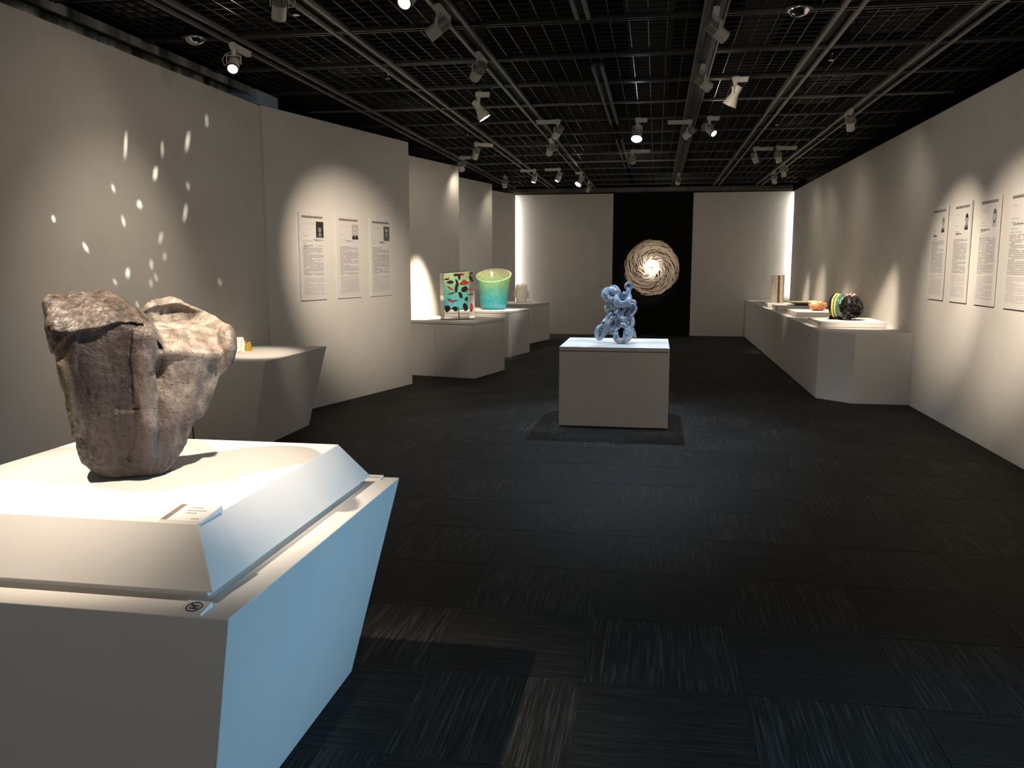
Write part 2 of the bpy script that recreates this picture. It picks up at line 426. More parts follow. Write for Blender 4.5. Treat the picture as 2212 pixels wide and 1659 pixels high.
HM['rim'] = MB().lathe([(.0415, .080), (.0422, .084), (.0418, .0895), (.036, .0895), (.0355, .082)], 22, axis='y', closed=True).mesh('bezel', M['lampdark'])
for ln in (0, 1):
    w_ = .10 if ln == 0 else .235
    HM['adapter%d' % ln] = MB().hexa([(-.02, -.018, .002), (w_, -.018, .002), (w_, .018, .002), (-.02, .018, .002)], [(-.03, -.02, .042), (w_ + .008, -.02, .042), (w_ + .008, .02, .042), (-.03, .02, .042)]).box(-.012, .03, -.01, .01, .042, .052).mesh('adapter', M['lampwhite'])
HM['neck'] = MB().lathe([(.016, -.04), (.019, .004)], 12).mesh('neck', M['lampwhite'])
HM['yoke'] = MB().box(-.052, -.047, -.010, .010, -.012, .048).box(.047, .052, -.010, .010, -.012, .048).box(-.052, .052, -.010, .010, .045, .050).mesh('yoke', M['lampwhite'])
HM['cable'] = MB().tube([(.02, 0, .07), (.06, -.02, .062), (.085, -.03, .03), (.075, -.03, -.01), (.04, -.03, -.02), (.02, -.03, 0)], .0035, 6).mesh('cable', M['lampwhite'], True)

FIX = []
def fixture(pos, aim, label, rail_dir=0.0, long=False, kind='can', color=WARM, power=60, cone=16, blend=.9, lens='warm', spill=None, spillp=0.0, rad=.03):
    x, y = pos; t = empty('track_spotlight', (x, y, ZC - .068), label=label, cat='spotlight', group='ceiling track spotlights')
    adir = Vector(aim) - Vector((x, y, ZC - .068 - .075)); adir.normalize()
    az = math.atan2(adir.y, adir.x) - PI / 2
    link('adapter', HM['adapter%d' % int(long)], t, (0, 0, 0), rail_dir)
    link('neck', HM['neck'], t)
    piv = Vector((0, 0, -.09))
    yk = link('yoke', HM['yoke'], t, piv, az)
    if rnd.random() < .4: link('cable', HM['cable'], t, piv, az)
    rot = Matrix.Rotation(az, 4, 'Z') @ Matrix.Rotation(math.asin(adir.z), 4, 'X')
    parts = (('barrel', 'barrel'), ('heat_sink', 'fins'), ('bezel', 'rim'), ('lens', 'lens' + lens)) if kind == 'can' else (('bell_shade', 'bell'), ('bezel', 'bellrim'), ('lens', 'wide' + lens))
    for nm, key in parts:
        o = link(nm, HM[key], t, piv); o.rotation_euler = rot.to_euler()
    def lamp(nm, pw_, size, bl_, off):
        ld = bpy.data.lights.new(nm, 'SPOT'); ld.energy = pw_; ld.color = color; ld.spot_size = math.radians(size); ld.spot_blend = bl_
        ld.shadow_soft_size = rad; lo = bpy.data.objects.new(nm, ld); col.objects.link(lo); lo.parent = t
        lo.location = piv + adir * off; lo.rotation_euler = adir.to_track_quat('-Z', 'Y').to_euler()
    if power > 0: lamp('lamp_beam', power, 2 * cone, blend, .125)
    if spillp > 0: lamp('lamp_spill', spillp, 165, 1.0, .13)
    return t

SP = 8.0
R0, R1, R2, R3, R4, R5, R6 = RX[1:8]
# -- lamps over the near plinths (the first two are above the camera's view)
fixture((R1, 1.95), (-1.46, 2.22, .95), 'track spotlight above the rock-like sculpture on its left', PI/2, True, power=300, cone=20, blend=0.85, spillp=SP)
fixture((R3, 1.75), (-1.50, 2.2, .95), 'track spotlight above the rock-like sculpture on its right', PI/2, True, power=300, cone=20, blend=0.85, spillp=SP)
fixture((R1 + .08, 4.64), (-3.33, 6.62, .75), 'white finned spotlight cut by the top edge of the picture, left of centre', PI, True, power=650, cone=8, spillp=SP)
fixture((R0, 5.86), (-2.35, 3.7, .90), 'white spotlight with glowing lens nearest the left wall', PI/2, True, power=40, cone=13, spillp=SP)
fixture((R2, 4.62), (-1.75, 2.3, 1.2), 'spotlight with glowing lens cut by the top edge beside the second lit track', PI/2, True, power=40, cone=14, blend=1.0, spillp=SP)
fixture((R2, 5.24), (-3.70, 5.30, 1.28), 'spotlight aimed left, just below the top-edge lamp on the same track', PI/2, True, power=85, cone=26, blend=1.0, spillp=SP)
fixture((R2, 6.42), (-3.34, 8.85, 1.42), 'spotlight turned away with ribbed back, second on the bright track', PI/2, True, power=480, cone=21, blend=1.0, spillp=SP)
# -- three cool bell lamps on the centre plinth
fixture((-1.66, 7.86), (-.38, 8.1, .85), 'white bell-shaped cool lamp left of the centre plinth', 0, False, 'bell', COOL, 125, 30, .6, 'cool', spillp=SP)
fixture((-.235, 9.5), (-.36, 8.1, .80), 'bell-shaped cool lamp glaring straight toward the viewer', 0, False, 'bell', COOL, 155, 34, .6, 'cool', spillp=SP)
fixture((.63, 7.6), (-.36, 8.1, .85), 'white bell-shaped cool lamp right of the centre plinth', 0, False, 'bell', COOL, 110, 30, .6, 'cool', spillp=SP)
# -- left bays
fixture((-1.10, 9.44), (-2.75, 10.95, .9), 'spotlight on a long box adapter crossing the second bright track', PI, True, power=110, cone=12, spillp=SP)
fixture((R2, 10.83), (-2.66, 13.75, 1.0), 'small spotlight hanging just beyond the long box adapter lamp', PI/2, True, power=600, cone=10, spillp=SP)
fixture((-2.36, 11.0), (-3.2, 11.45, .95), 'spotlight with slanted box adapter above the clear glass block', .6, True, power=850, cone=15, blend=0.8, spillp=SP)
fixture((-2.87, 12.33), (-2.72, 13.85, .8), 'spotlight on flat box adapter nearest the lit wall edge', 0, True, power=300, cone=17, spillp=SP)
fixture((-2.72, 15.1), (-2.72, 16.3, .85), 'small dark spotlight at the left end of the far ceiling', PI/2, True, power=90, cone=14, spillp=SP)
fixture((-2.04, 14.19), (-2.55, 13.6, .9), 'small lit spotlight, left one of the far pair with flat adapters', PI, True, power=120, cone=14, spillp=SP)
fixture((-1.62, 14.1), (-2.60, 13.4, .9), 'small lit spotlight, right one of the far pair with flat adapters', PI, True, power=120, cone=14, spillp=SP)
fixture((R2 + .05, 14.7), (-2.55, 13.4, .9), 'far bell-shaped cool lamp glowing toward the viewer', PI, False, 'bell', COOL, 110, 14, .6, 'cool', spillp=SP)
fixture((R2 + .05, 16.34), (-2.62, 16.5, .9), 'tiny spotlight below the far bell lamp, near the header rail', PI/2, False, power=25, cone=14, spillp=SP)
# -- disc lamps
fixture((-.36, 12.05), (-.09, 17.95, 1.43), 'spotlight with box adapter pointing right, aimed at the spiral disc', 0, True, color=(1.0, .92, .82), power=3600, cone=3.0, blend=1.0, spillp=SP)
fixture((R4 + .02, 15.16), (-.08, 17.95, 1.43), 'small far spotlight above the black panel', PI/2, True, power=210, cone=11.5, blend=.6, spillp=SP)
# -- right side
fixture((R4, 9.70), (-2.7, 11.6, .8), 'spotlight turned away under the box adapter right of the glaring lamp', PI, True, power=30, cone=11, spillp=SP)
fixture((R4 + .20, 9.52), (2.4, 7.6, .9), 'lit spotlight facing right, close beside the turned-away one', 0, False, power=12, cone=14, spillp=SP)
fixture((R4, 4.05), (2.715, 5.9, 1.45), 'spotlight on the dark track lighting the nearest text panel, above view', PI/2, True, power=430, cone=19, spillp=SP)
fixture((R4, 5.58), (2.715, 7.05, 1.42), 'large white spotlight aimed right on the dark wide track', PI/2, True, power=430, cone=19, spillp=SP)
fixture((R4, 7.10), (2.715, 8.35, 1.40), 'second white spotlight aimed right on the dark wide track', PI/2, True, power=390, cone=18, spillp=SP)
fixture((R6 - .08, 9.33), (2.38, 10.55, .84), 'finned spotlight alone near the right wall', PI/2, True, power=520, cone=16, blend=0.8, spillp=SP)
fixture((1.29, 12.07), (2.30, 12.4, .84), 'left one of two spotlights on paired box adapters, right side', 0, True, power=300, cone=15, spillp=SP)
fixture((1.59, 12.02), (2.35, 12.75, .84), 'right one of two spotlights on paired box adapters, right side', 0, True, power=300, cone=15, spillp=SP)
fixture((R6 - .08, 13.93), (2.30, 14.65, .90), 'small lit spotlight on the right track above the far counter', PI/2, True, power=300, cone=20, spillp=SP)
fixture((R6 - .07, 15.1), (2.55, 16.0, .80), 'farthest small spotlight on the right track', PI/2, True, power=260, cone=11, spillp=SP)

# ---- added spotlight and pierced plate, imitating flecks reflected from the rock onto the wall
from mathutils.geometry import tessellate_polygon
gpos = (R2, 3.3); gaim = Vector((-3.70, 5.72, 1.85))
gt = fixture(gpos, gaim, 'added spotlight with a pierced plate above the view, imitating reflected flecks on the left wall', PI/2, True, power=0, spillp=0)
gsrc = Vector((gpos[0], gpos[1], ZC - .068 - .09)); gd = (gaim - gsrc).normalized()
gx = gd.cross(Vector((0, 0, 1))).normalized(); gz = gx.cross(gd)
src = gsrc + gd * .10; GD = .12
FLECK = [  # (y, z) on the left wall, half length, half width, tilt from upright
    (5.62, 1.93, .030, .030, .05), (5.84, 2.17, .062, .022, -.45), (6.31, 2.47, .10, .018, -.38), (6.22, 1.905, .085, .014, -.42), (5.43, 1.44, .040, .020, -.35),
    (6.70, 1.35, .030, .012, -.5), (5.00, 1.61, .040, .014, .6), (5.50, 2.33, .11, .010, -.2), (5.33, 2.02, .032, .010, .3), (5.42, 1.80, .042, .012, .2),
    (5.86, 1.70, .060, .009, -.5), (6.28, 2.12, .040, .008, -.3), (5.72, 1.50, .040, .010, -.15), (5.77, 1.40, .030, .008, .3), (5.70, 1.36, .030, .008, -.3),
    (5.90, 1.56, .035, .008, -.5), (5.28, 1.38, .020, .010, .8), (5.14, 1.21, .030, .010, .9), (5.52, 1.21, .022, .010, .4), (5.36, 1.22, .020, .008, -.5), (4.72, 1.78, .02, .012, .2), (5.95, 2.36, .07, .007, -.15), (6.62, 2.68, .07, .010, -.1)]
def gproj(y, z):
    p_ = Vector((-3.70, y, z)) - src; k_ = GD / p_.dot(gd); return (p_.dot(gx) * k_, p_.dot(gz) * k_)
loops = [[Vector((.075 * math.cos(2*PI*k/48), .075 * math.sin(2*PI*k/48), 0)) for k in range(48)]]
for (y, z, hl, hw, tl) in FLECK:
    c_, s_ = math.cos(tl), math.sin(tl); lp = []
    for (u, v) in ((0, hl), (-hw, hl * .2), (-hw * .6, -hl * .5), (0, -hl), (hw, -hl * .2), (hw * .6, hl * .5)):
        a_, b_ = gproj(y + u * c_ - v * s_, z + u * s_ + v * c_); lp.append(Vector((a_, b_, 0)))
    loops.append(lp)
flatp = [p_ for lp in loops for p_ in lp]
tris = tessellate_polygon(loops)
mb = MB().add([src - Vector(gt.location) + gd * GD + gx * p_.x + gz * p_.y for p_ in flatp], [tuple(t_) for t_ in tris])
mb.build('added_fleck_plate', M['lampdark'], gt)
ring_pts = lambda r_, off: [src - Vector(gt.location) + gd * off + gx * (r_ * math.cos(2*PI*k/24)) + gz * (r_ * math.sin(2*PI*k/24)) for k in range(24)]
ra, rb = ring_pts(.045, -.01), ring_pts(.076, GD + .002)
MB().add(ra + rb, [(k, (k+1) % 24, 24 + (k+1) % 24, 24 + k) for k in range(24)]).build('added_fleck_snoot', M['lampdark'], gt)
gl = bpy.data.lights.new('added_fleck_beam', 'SPOT'); gl.energy = 1300; gl.color = (1.0, .92, .78); gl.spot_size = math.radians(56); gl.spot_blend = .2; gl.shadow_soft_size = .0006
glo = bpy.data.objects.new('added_fleck_beam', gl); col.objects.link(glo); glo.parent = gt; glo.location = src - Vector(gt.location); glo.rotation_euler = gd.to_track_quat('-Z', 'Y').to_euler()

# ---- sprinklers and detectors
M['chrome'] = mat('sprinkler_chrome', (0.5, 0.5, 0.48), 0.2, 1.0)
sm = MB().lathe([(.006, 0), (.006, .04), (.012, .045), (.012, .06)], 10).lathe([(.022, -.004), (.022, 0)], 14).mesh('sprinkler_head', M['chrome'], False)
for (x, y, lb) in [(-2.27, 5.21, 'small ceiling sprinkler head nearest the top edge at left'), (-2.27, 7.05, 'small ceiling sprinkler head on the left, above the text-panel wall'), (-2.29, 10.2, 'small ceiling sprinkler head beyond the text-panel wall'), (-2.30, 12.05, 'small ceiling sprinkler head far left between tracks'), (1.29, 7.01, 'small ceiling sprinkler head on the right beside a thin bar'), (1.30, 10.05, 'small ceiling sprinkler head in the middle of the right side'), (1.30, 11.81, 'small ceiling sprinkler head above the paired box adapters'), (1.28, 13.6, 'farthest small ceiling sprinkler head on the right')]:
    t = link('sprinkler', sm, None, (x, y, 3.055), label=lb, cat='sprinkler', group='ceiling sprinklers')
    MB().tube([(0, 0, .055), (0, 0, .6)], .007, 8).build('pipe', M['trackdark'], t)
for (x, y, lb) in [(-3.27, 5.74, 'shiny round ceiling detector near the left wall'), (.85, 5.75, 'shiny round ceiling detector near the top edge right of centre')]:
    t = MB().lathe([(.02, -.03), (.045, -.022), (.07, 0), (.075, .012), (.075, .03)], 24).build('ceiling_detector', mat('detector_chrome', (0.55, 0.55, 0.55), 0.12, 1.0), None, (x, y, 3.075), smooth=True, label=lb, cat='detector', group='ceiling detectors')
    MB().lathe([(.085, .012), (.085, .02)], 24).build('base_ring', M['lampdark'], t)

# ================================================================== PLINTHS
def box_pts(c, fx, fy, w, d):
    """front-right corner c, unit axis fx pointing left along the front, fy pointing back"""
    c = Vector(c); fx = Vector(fx); fy = Vector(fy)
    return [c + fx * w, c, c + fy * d, c + fx * w + fy * d]

# near plinth with inward tapering sides and a bevelled stage on top
def taper(name, x0, x1, y0, y1, h, tl, tr, label, tf=.0):
    t = empty(name, ((x0 + x1) / 2, (y0 + y1) / 2, 0), label=label, cat='plinth')
    cx, cy = t.location.x, t.location.y
    b = MB().hexa([(x0 + tl - cx, y0 + tf - cy, 0), (x1 - tr - cx, y0 + tf - cy, 0), (x1 - tr - cx, y1 - cy, 0), (x0 + tl - cx, y1 - cy, 0)],
                  [(x0 - cx, y0 - cy, h), (x1 - cx, y0 - cy, h), (x1 - cx, y1 - cy, h), (x0 - cx, y1 - cy, h)]).build('body', M['ped'], t)
    bevel(b, .003, 2); return t
near = taper('plinth', -2.10, -.88, 1.56, 2.775, .75, .2, .2, 'large white plinth with slanting sides at bottom left, blue lit on its right side', .2)
st = empty('plinth_stage', (-1.49, 2.17, .75), label='low white platform with sloping sides, under the rock-like sculpture', cat='stage')
MB().box(-.50, .50, -.50, .50, 0, .022).build('foot', M['ped'], st)
bevel(MB().hexa([(-.53, -.53, .022), (.53, -.53, .022), (.53, .53, .022), (-.53, .53, .022)], [(-.45, -.44, .15), (.45, -.44, .15), (.45, .44, .15), (-.45, .44, .15)]).build('body', M['ped'], st), .0025, 2)
taper('plinth', -3.68, -2.985, 6.04, 7.28, .75, 0, .2, 'white plinth with slanting side against the left wall, behind the rock-like sculpture', .12)

# centre plinth: body, shadow gap and lid
cp = empty('plinth', (-.36, 8.11, 0), label='square white plinth standing alone in the middle of the carpet', cat='plinth')
bevel(MB().box(-.5, .5, -.49, .49, .012, .705).build('body', M['ped'], cp), .003)
MB().box(-.46, .46, -.45, .45, 0, .012).build('foot', M['seam'], cp)
MB().box(-.49, .49, -.48, .48, .705, .714).build('shadow_gap', M['seam'], cp)
bevel(MB().box(-.5, .5, -.49, .49, .714, .75).build('lid', M['ped'], cp), .003)

# three plinths along the saw-tooth left walls
ang = math.radians(13.5)
for (cx, cy, w, d, lb, parts) in [(-2.335, 10.70, 1.10, 1.0, 'white plinth with lid and vertical joint carrying the clear glass block', 2),
                                  (-2.33, 13.28, 1.14, .92, 'white plinth with lid carrying the turquoise vessel', 1),
                                  (-2.32, 15.75, 1.11, 1.0, 'farthest white plinth on the left carrying the frosted vase', 1)]:
    t = empty('plinth', (cx, cy, 0), -ang + 0.0, label=lb, cat='plinth')
    t.rotation_euler = (0, 0, -ang)
    # local: x to the right, y to the back, origin at front right corner
    e = [-w, 0] if parts == 1 else [-w, -w + .52, 0]
    for a, b in zip(e[:-1], e[1:]):
        bevel(MB().box(a + .0015, b - .0015, 0, d, 0, .705).build('body', M['ped'], t), .002)
    MB().box(-w + .01, -.008, .008, d - .008, .705, .713).build('shadow_gap', M['seam'], t)
    bevel(MB().box(-w, 0, 0, d, .713, .75).build('lid', M['ped'], t), .003)

# long counter with chamfered end along the right wall
CZ = .768
ct = empty('counter', (2.27, 13.7, 0), label='long white display counter with angled near end along the right wall', cat='counter')
pts = [(1.82, 9.77), (2.135, 9.435), (2.714, 9.435), (2.714, 17.99), (1.86, 17.99)]
pts = [(x - 2.27, y - 13.7) for x, y in pts]
bevel(MB().prism(pts, 0, CZ).build('body', M['ped'], ct), .003)
RZ = .842
for (x0, x1, y0, y1, lb) in [(1.90, 2.63, 10.15, 10.97, 'nearest low white riser on the counter'), (1.945, 2.62, 12.12, 12.95, 'second low white riser on the counter, under the orange shell form'),
                             (1.93, 2.64, 13.78, 14.52, 'third low white riser on the counter, under the shallow dish'), (1.90, 2.60, 14.85, 15.6, 'farthest low white riser on the counter, under the tall slab vessel')]:
    t = empty('riser', ((x0+x1)/2, (y0+y1)/2, CZ), label=lb, cat='riser', group='low risers on the counter')
    a, b = (x1-x0)/2, (y1-y0)/2
    MB().box(-a+.01, a-.01, -b+.01, b-.01, 0, .012).build('foot', M['ped'], t)
    bevel(MB().box(-a, a, -b, b, .012, RZ-CZ).build('body', M['ped'], t), .005, 3)

# ================================================================== TEXT PANELS
def dashes(mb, x0, x1, z, h, mi, y=-.0068, gap=.10, lo=.006, hi=.03):
    x = x0
    while x < x1 - .004:
        w = min(rnd.uniform(lo, hi), x1 - x)
        if rnd.random() > gap:
            mb.quad((x, y, z), (x + w, y, z), (x + w, y, z + h), (x, y, z + h), mi)
        x += w + rnd.uniform(.0015, .004)
def glyphs(mb, x, z, s, n, mi, y=-.0068, lw=.12):
    for g in range(n):
        for k in range(4):
            t = s * lw
            if rnd.random() < .5:
                a = rnd.uniform(0, .3) * s; b = rnd.uniform(.6, .95) * s; q = rnd.uniform(.05, .85) * s
                mb.quad((x + a, y, z + q), (x + b, y, z + q), (x + b, y, z + q + t), (x + a, y, z + q + t), mi)
            else:
                a = rnd.uniform(0, .4) * s; b = rnd.uniform(.6, 1) * s; q = rnd.uniform(.1, .8) * s
                mb.quad((x + q, y, z + a), (x + q + t, y, z + a), (x + q + t * .6, y, z + b), (x + q - t * .4, y, z + b), mi)
        x += s * 1.12
def ell(mb, cx, cz, a, b, mi, y, n=20, z0=-1, z1=1):
    pts = []
    for k in range(n):
        q = 2 * PI * k / n; zz = max(z0, min(z1, math.sin(q)))
        pts.append((cx + a * math.cos(q), y, cz + b * zz))
    mb.add(pts, [tuple(range(n))], mi)
def poster(loc, rz, w, h, spec, label, group):
    t = MB().box(-w/2, w/2, -.006, .006, 0, h).build('text_panel', M['paper'], None, loc, rz, label=label, cat='text panel', group=group)
    L_, R_ = -w/2 + .045, w/2 - .045
    bd = MB().quad((L_, -.0066, h - .055), (R_, -.0066, h - .055), (R_, -.0066, h - .033), (L_, -.0066, h - .033)).build('header_band', M['band'], t)
    mb = MB(); glyphs(mb, L_ + .012, h - .051, .013, 2, 0, -.0072); glyphs(mb, L_ + .07, h - .051, .013, 2, 0, -.0072)
    dashes(mb, L_ + .16, R_ - .02, h - .047, .005, 0, -.0072); mb.build('band_lettering', M['bandtxt'], bd, kind='stuff')
    mb = MB(); glyphs(mb, L_ + .01, h - .125, .03, spec['name'], 0, lw=.09)
    if spec.get('name2'): glyphs(mb, L_ + .08, h - .175, .026, spec['name2'], 0, lw=.09)
    z = h - .21
    for ln in spec['head']:
        if ln: dashes(mb, L_ + .01, L_ + .01 + ln, z, .0055, 1)
        z -= .026
    mb.build('heading_print', [M['ink2'], M['ink']], t, kind='stuff')
    mb = MB(); z = h - .335
    for k in range(23):
        last = rnd.random() < .2
        dashes(mb, L_ + .005, R_ if not last else L_ + (R_ - L_) * rnd.uniform(.15, .7), z, .0078, 0, gap=.05, lo=.008, hi=.04); z -= .0135
    z -= .012
    while z > .045:
        last = rnd.random() < .18
        dashes(mb, L_ + .005, R_ if not last else L_ + (R_ - L_) * rnd.uniform(.2, .6), z, .0048, 1, gap=.03, lo=.01, hi=.05); z -= .0098
    mb.build('body_print', [M['ink'], M['ink2']], t, kind='stuff')
    # black and white portrait print
    if spec.get('photo') is not None:
        s = spec['photo']; pwid, ph = .125, .165; cx = R_ - pwid/2 + .012; cz = h - .085 - ph/2
        mb = MB(); yb = -.0067
        def rect(x0, x1, z0, z1, mi, y): mb.quad((x0, y, z0), (x1, y, z0), (x1, y, z1), (x0, y, z1), mi)
        if s['bg'] is not None: rect(cx - pwid/2, cx + pwid/2, cz - ph/2, cz + ph/2, s['bg'], yb)
        b0 = cz - ph/2
        mb.add([(cx - .055 * s['sh'], yb - .0003, b0), (cx + .055 * s['sh'], yb - .0003, b0), (cx + .045 * s['sh'], yb - .0003, b0 + .035), (cx + .015, yb - .0003, b0 + .05), (cx - .015, yb - .0003, b0 + .05), (cx - .045 * s['sh'], yb - .0003, b0 + .035)], [tuple(range(6))], s['coat'])
        mb.add([(cx - .014, yb - .0005, b0 + .05), (cx, yb - .0005, b0 + .012), (cx + .014, yb - .0005, b0 + .05)], [(0, 1, 2)], s['shirt'])
        rect(cx - .012, cx + .012, b0 + .04, b0 + .07, s['face'], yb - .0004)
        if s['hair'] is not None: ell(mb, cx, b0 + .098 - .012 * s['long'], .037, .045 + .014 * s['long'], s['hair'], yb - .0006)
        ell(mb, cx - .001, b0 + .088, .027, .038, s['face'], yb - .0008)
        if s['hair'] is not None: ell(mb, cx + .002, b0 + .118, .029, .016, s['hair'], yb - .0010)
        for e_ in (-.010, .010): ell(mb, cx + e_, b0 + .092, .005, .0025, 0, yb - .0012, 8)
        if s.get('glass'): rect(cx - .026, cx + .026, b0 + .0955, b0 + .0985, 0, yb - .0012)
        mb.add([(cx - .003, yb - .0012, b0 + .076), (cx + .004, yb - .0012, b0 + .076), (cx, yb - .0012, b0 + .088)], [(0, 1, 2)], 2)
        rect(cx - .009, cx + .009, b0 + .065, b0 + .0675, 1, yb - .0012)
        if s.get('beard'): ell(mb, cx, b0 + .066, .024, .016, s['beard'], yb - .0010)
        if s.get('hat'): rect(cx - .034, cx + .034, b0 + .112, b0 + .124, s['hat'], yb - .0013); ell(mb, cx, b0 + .124, .028, .018, s['hat'], yb - .0013)
        mb.build('portrait_print', [M['ph%d' % i] for i in range(5)], t)
    # handwritten signature
    sx, sz, sw = spec['sig']; pts = []
    for k in range(36):
        pts.append((L_ + sx + sw * k / 35, -.0072, h - sz + .012 * math.sin(k * 1.25) * (1 - k / 50) + rnd.uniform(-.004, .004)))
    MB().tube(pts, .0011 if spec.get('thin') else .0018, 4).build('signature', M['inkdark'], t)
    return t
A75 = math.atan2(2.53, .64)
d2 = Vector((.64, 2.53)).normalized(); n2 = Vector((d2.y, -d2.x))
def onwall2(s): q = Vector((-3.665, 7.56)) + d2 * s + n2 * .012; return (q.x, q.y, 1.134)
GA, GB = 'text panels on the slanted left wall', 'text panels on the right wall'
poster(onwall2(.68), A75, .432, .888, dict(name=6, name2=3, head=[.05, .08, 0, .16, .05, .16, .05], sig=(.19, .275, .16), photo=dict(bg=0, sh=.7, coat=1, shirt=3, face=2, hair=0, long=.3)), 'text panel nearest the viewer on the slanted left wall, dark portrait', GA)
poster(onwall2(1.315), A75, .438, .888, dict(name=6, head=[.05, 0, .12, .05], sig=(.12, .27, .14), thin=True, photo=dict(bg=3, sh=1.1, coat=0, shirt=3, face=4, hair=None, long=0, glass=True, beard=4)), 'middle text panel on the slanted left wall, bald bearded portrait with glasses', GA)
poster(onwall2(1.955), A75, .442, .888, dict(name=5, head=[.05, 0, .17, .05], sig=(.16, .27, .10), photo=dict(bg=1, sh=.6, coat=1, shirt=1, face=2, hair=1, long=0, glass=True, beard=2, hat=3)), 'text panel farthest along the slanted left wall, portrait with hat', GA)
def onr(y): return (2.715 - .012, y, 1.160)
poster(onr(8.80), -PI/2, .440, .893, dict(name=3, head=[.05, .10, .08, 0, .16, 0, 0], sig=(.05, .28, .10), thin=True, photo=dict(bg=None, sh=.8, coat=0, shirt=4, face=3, hair=2, long=0)), 'farthest text panel on the right wall, man in dark suit', GB)
poster(onr(8.185), -PI/2, .440, .893, dict(name=3, head=[.08, 0, .12, .05], sig=(.05, .28, .14), thin=True, photo=dict(bg=None, sh=.8, coat=0, shirt=4, face=3, hair=0, long=.35)), 'second text panel on the right wall, portrait with dark bobbed hair', GB)
poster(onr(7.56), -PI/2, .440, .893, dict(name=4, head=[.11, .12, 0, .10, .16, .03], sig=(.02, .27, .2), photo=dict(bg=None, sh=.85, coat=3, shirt=4, face=4, hair=1, long=1)), 'third text panel on the right wall, portrait with long dark hair', GB)
poster(onr(6.935), -PI/2, .440, .893, dict(name=3, head=[.14, .08, 0, .12, .2], sig=(.05, .25, .22), photo=None), 'text panel cut by the right edge of the picture', GB)

# ---- caption cards
M['card'] = mat('caption_card', (0.80, 0.79, 0.77), 0.5)
c1 = MB().hexa([(-.055, -.05, 0), (.055, -.05, 0), (.055, .05, 0), (-.055, .05, 0)], [(-.053, -.046, .004), (.053, -.046, .004), (.053, .05, .014), (-.053, .05, .014)]).build('caption_card', M['card'], None, (-1.088, 1.782, .90), 0, label='white caption card with a taupe stripe on the near white platform', cat='card')
mb = MB(); y = lambda q: q; zf = lambda v: .0046 + (v + .046) * .1042
mb.quad((-.052, -.045, zf(-.045)), (-.037, -.045, zf(-.045)), (-.037, .048, zf(.048)), (-.052, .048, zf(.048)), 1)
for k, (a, b) in enumerate([(-.015, .012), (-.018, .028), (-.01, .012)]):
    v = .026 - k * .016; x = a
    while x < b:
        w = rnd.uniform(.003, .007); mb.quad((x, v, zf(v)), (x + w, v, zf(v)), (x + w, v + .006, zf(v + .006)), (x, v + .006, zf(v + .006)), 0); x += w + .002
mb.quad((.02, -.036, zf(-.036)), (.04, -.036, zf(-.036)), (.04, -.033, zf(-.033)), (.02, -.033, zf(-.033)), 0)
mb.build('caption_print', [M['ink'], M['band']], c1, kind='stuff')
c2 = MB().hexa([(-.030, -.026, 0), (.030, -.026, 0), (.030, .026, 0), (-.030, .026, 0)], [(-.029, -.024, .004), (.029, -.024, .004), (.029, .026, .012), (-.029, .026, .012)]).build('no_photography_card', M['card'], None, (-.978, 1.592, .75), 0, label='small card with a crossed-out camera symbol on the near plinth edge', cat='card')
zg = lambda v: .0046 + (v + .024) * .16
mb = MB(); ring = [(.017 * math.cos(2*PI*k/28), .001 + .017 * math.sin(2*PI*k/28)) for k in range(28)]
mb.tube([(x, v, zg(v)) for x, v in ring], .0013, 5, closed=True)
mb.tube([(-.012, .013, zg(.013)), (.012, -.011, zg(-.011))], .0013, 5)
mb.tube([(-.009, -.006, zg(-.006)), (.009, -.006, zg(-.006)), (.009, .007, zg(.007)), (-.009, .007, zg(.007))], .0009, 5, closed=True)
mb.tube([(.0045 * math.cos(2*PI*k/14), .0005 + .0045 * math.sin(2*PI*k/14), zg(.0005 + .0045 * math.sin(2*PI*k/14))) for k in range(14)], .0008, 5, closed=True)
mb.build('symbol', M['inkdark'], c2, kind='stuff')
c3 = MB().hexa([(-.03, -.02, 0), (.03, -.02, 0), (.03, .02, 0), (-.03, .02, 0)], [(-.029, -.018, .003), (.029, -.018, .003), (.029, .02, .009), (-.029, .02, .009)]).build('caption_card', M['card'], None, (-.965, 2.745, .75), 0, label='small white card behind the sloping white platform, at the back corner of the near plinth', cat='card')
MB().quad((-.02, -.004, .0062), (.02, -.004, .0062), (.02, 0, .0068), (-.02, 0, .0068)).build('caption_print', M['ink'], c3)
c4 = MB().box(-.06, .06, -.004, 0, 0, .05).build('caption_card', M['paper'], None, (-1.15, 18.02, .99), 0, label='small caption label on the far wall left of the black panel', cat='card')
mb = MB()
for k in range(3): dashes(mb, -.05, .05 - .02 * k, .035 - k * .013, .005, 0, -.0045)
mb.quad((-.06, -.0044, .046), (.06, -.0044, .046), (.06, -.0044, .05), (-.06, -.0044, .05), 0)
mb.build('caption_print', M['band'], c4, kind='stuff')
c5 = MB().hexa([(-.035, -.025, 0), (.035, -.025, 0), (.035, .025, 0), (-.035, .025, 0)], [(-.034, -.023, .003), (.034, -.023, .003), (.034, .025, .01), (-.034, .025, .01)]).build('caption_card', M['card'], None, (-.70, 7.68, .75), 0, label='small white caption card at the front left of the centre plinth', cat='card')
MB().quad((-.02, -.004, .0068), (.02, -.004, .0068), (.02, 0, .0074), (-.02, 0, .0074)).build('caption_print', M['ink'], c5)

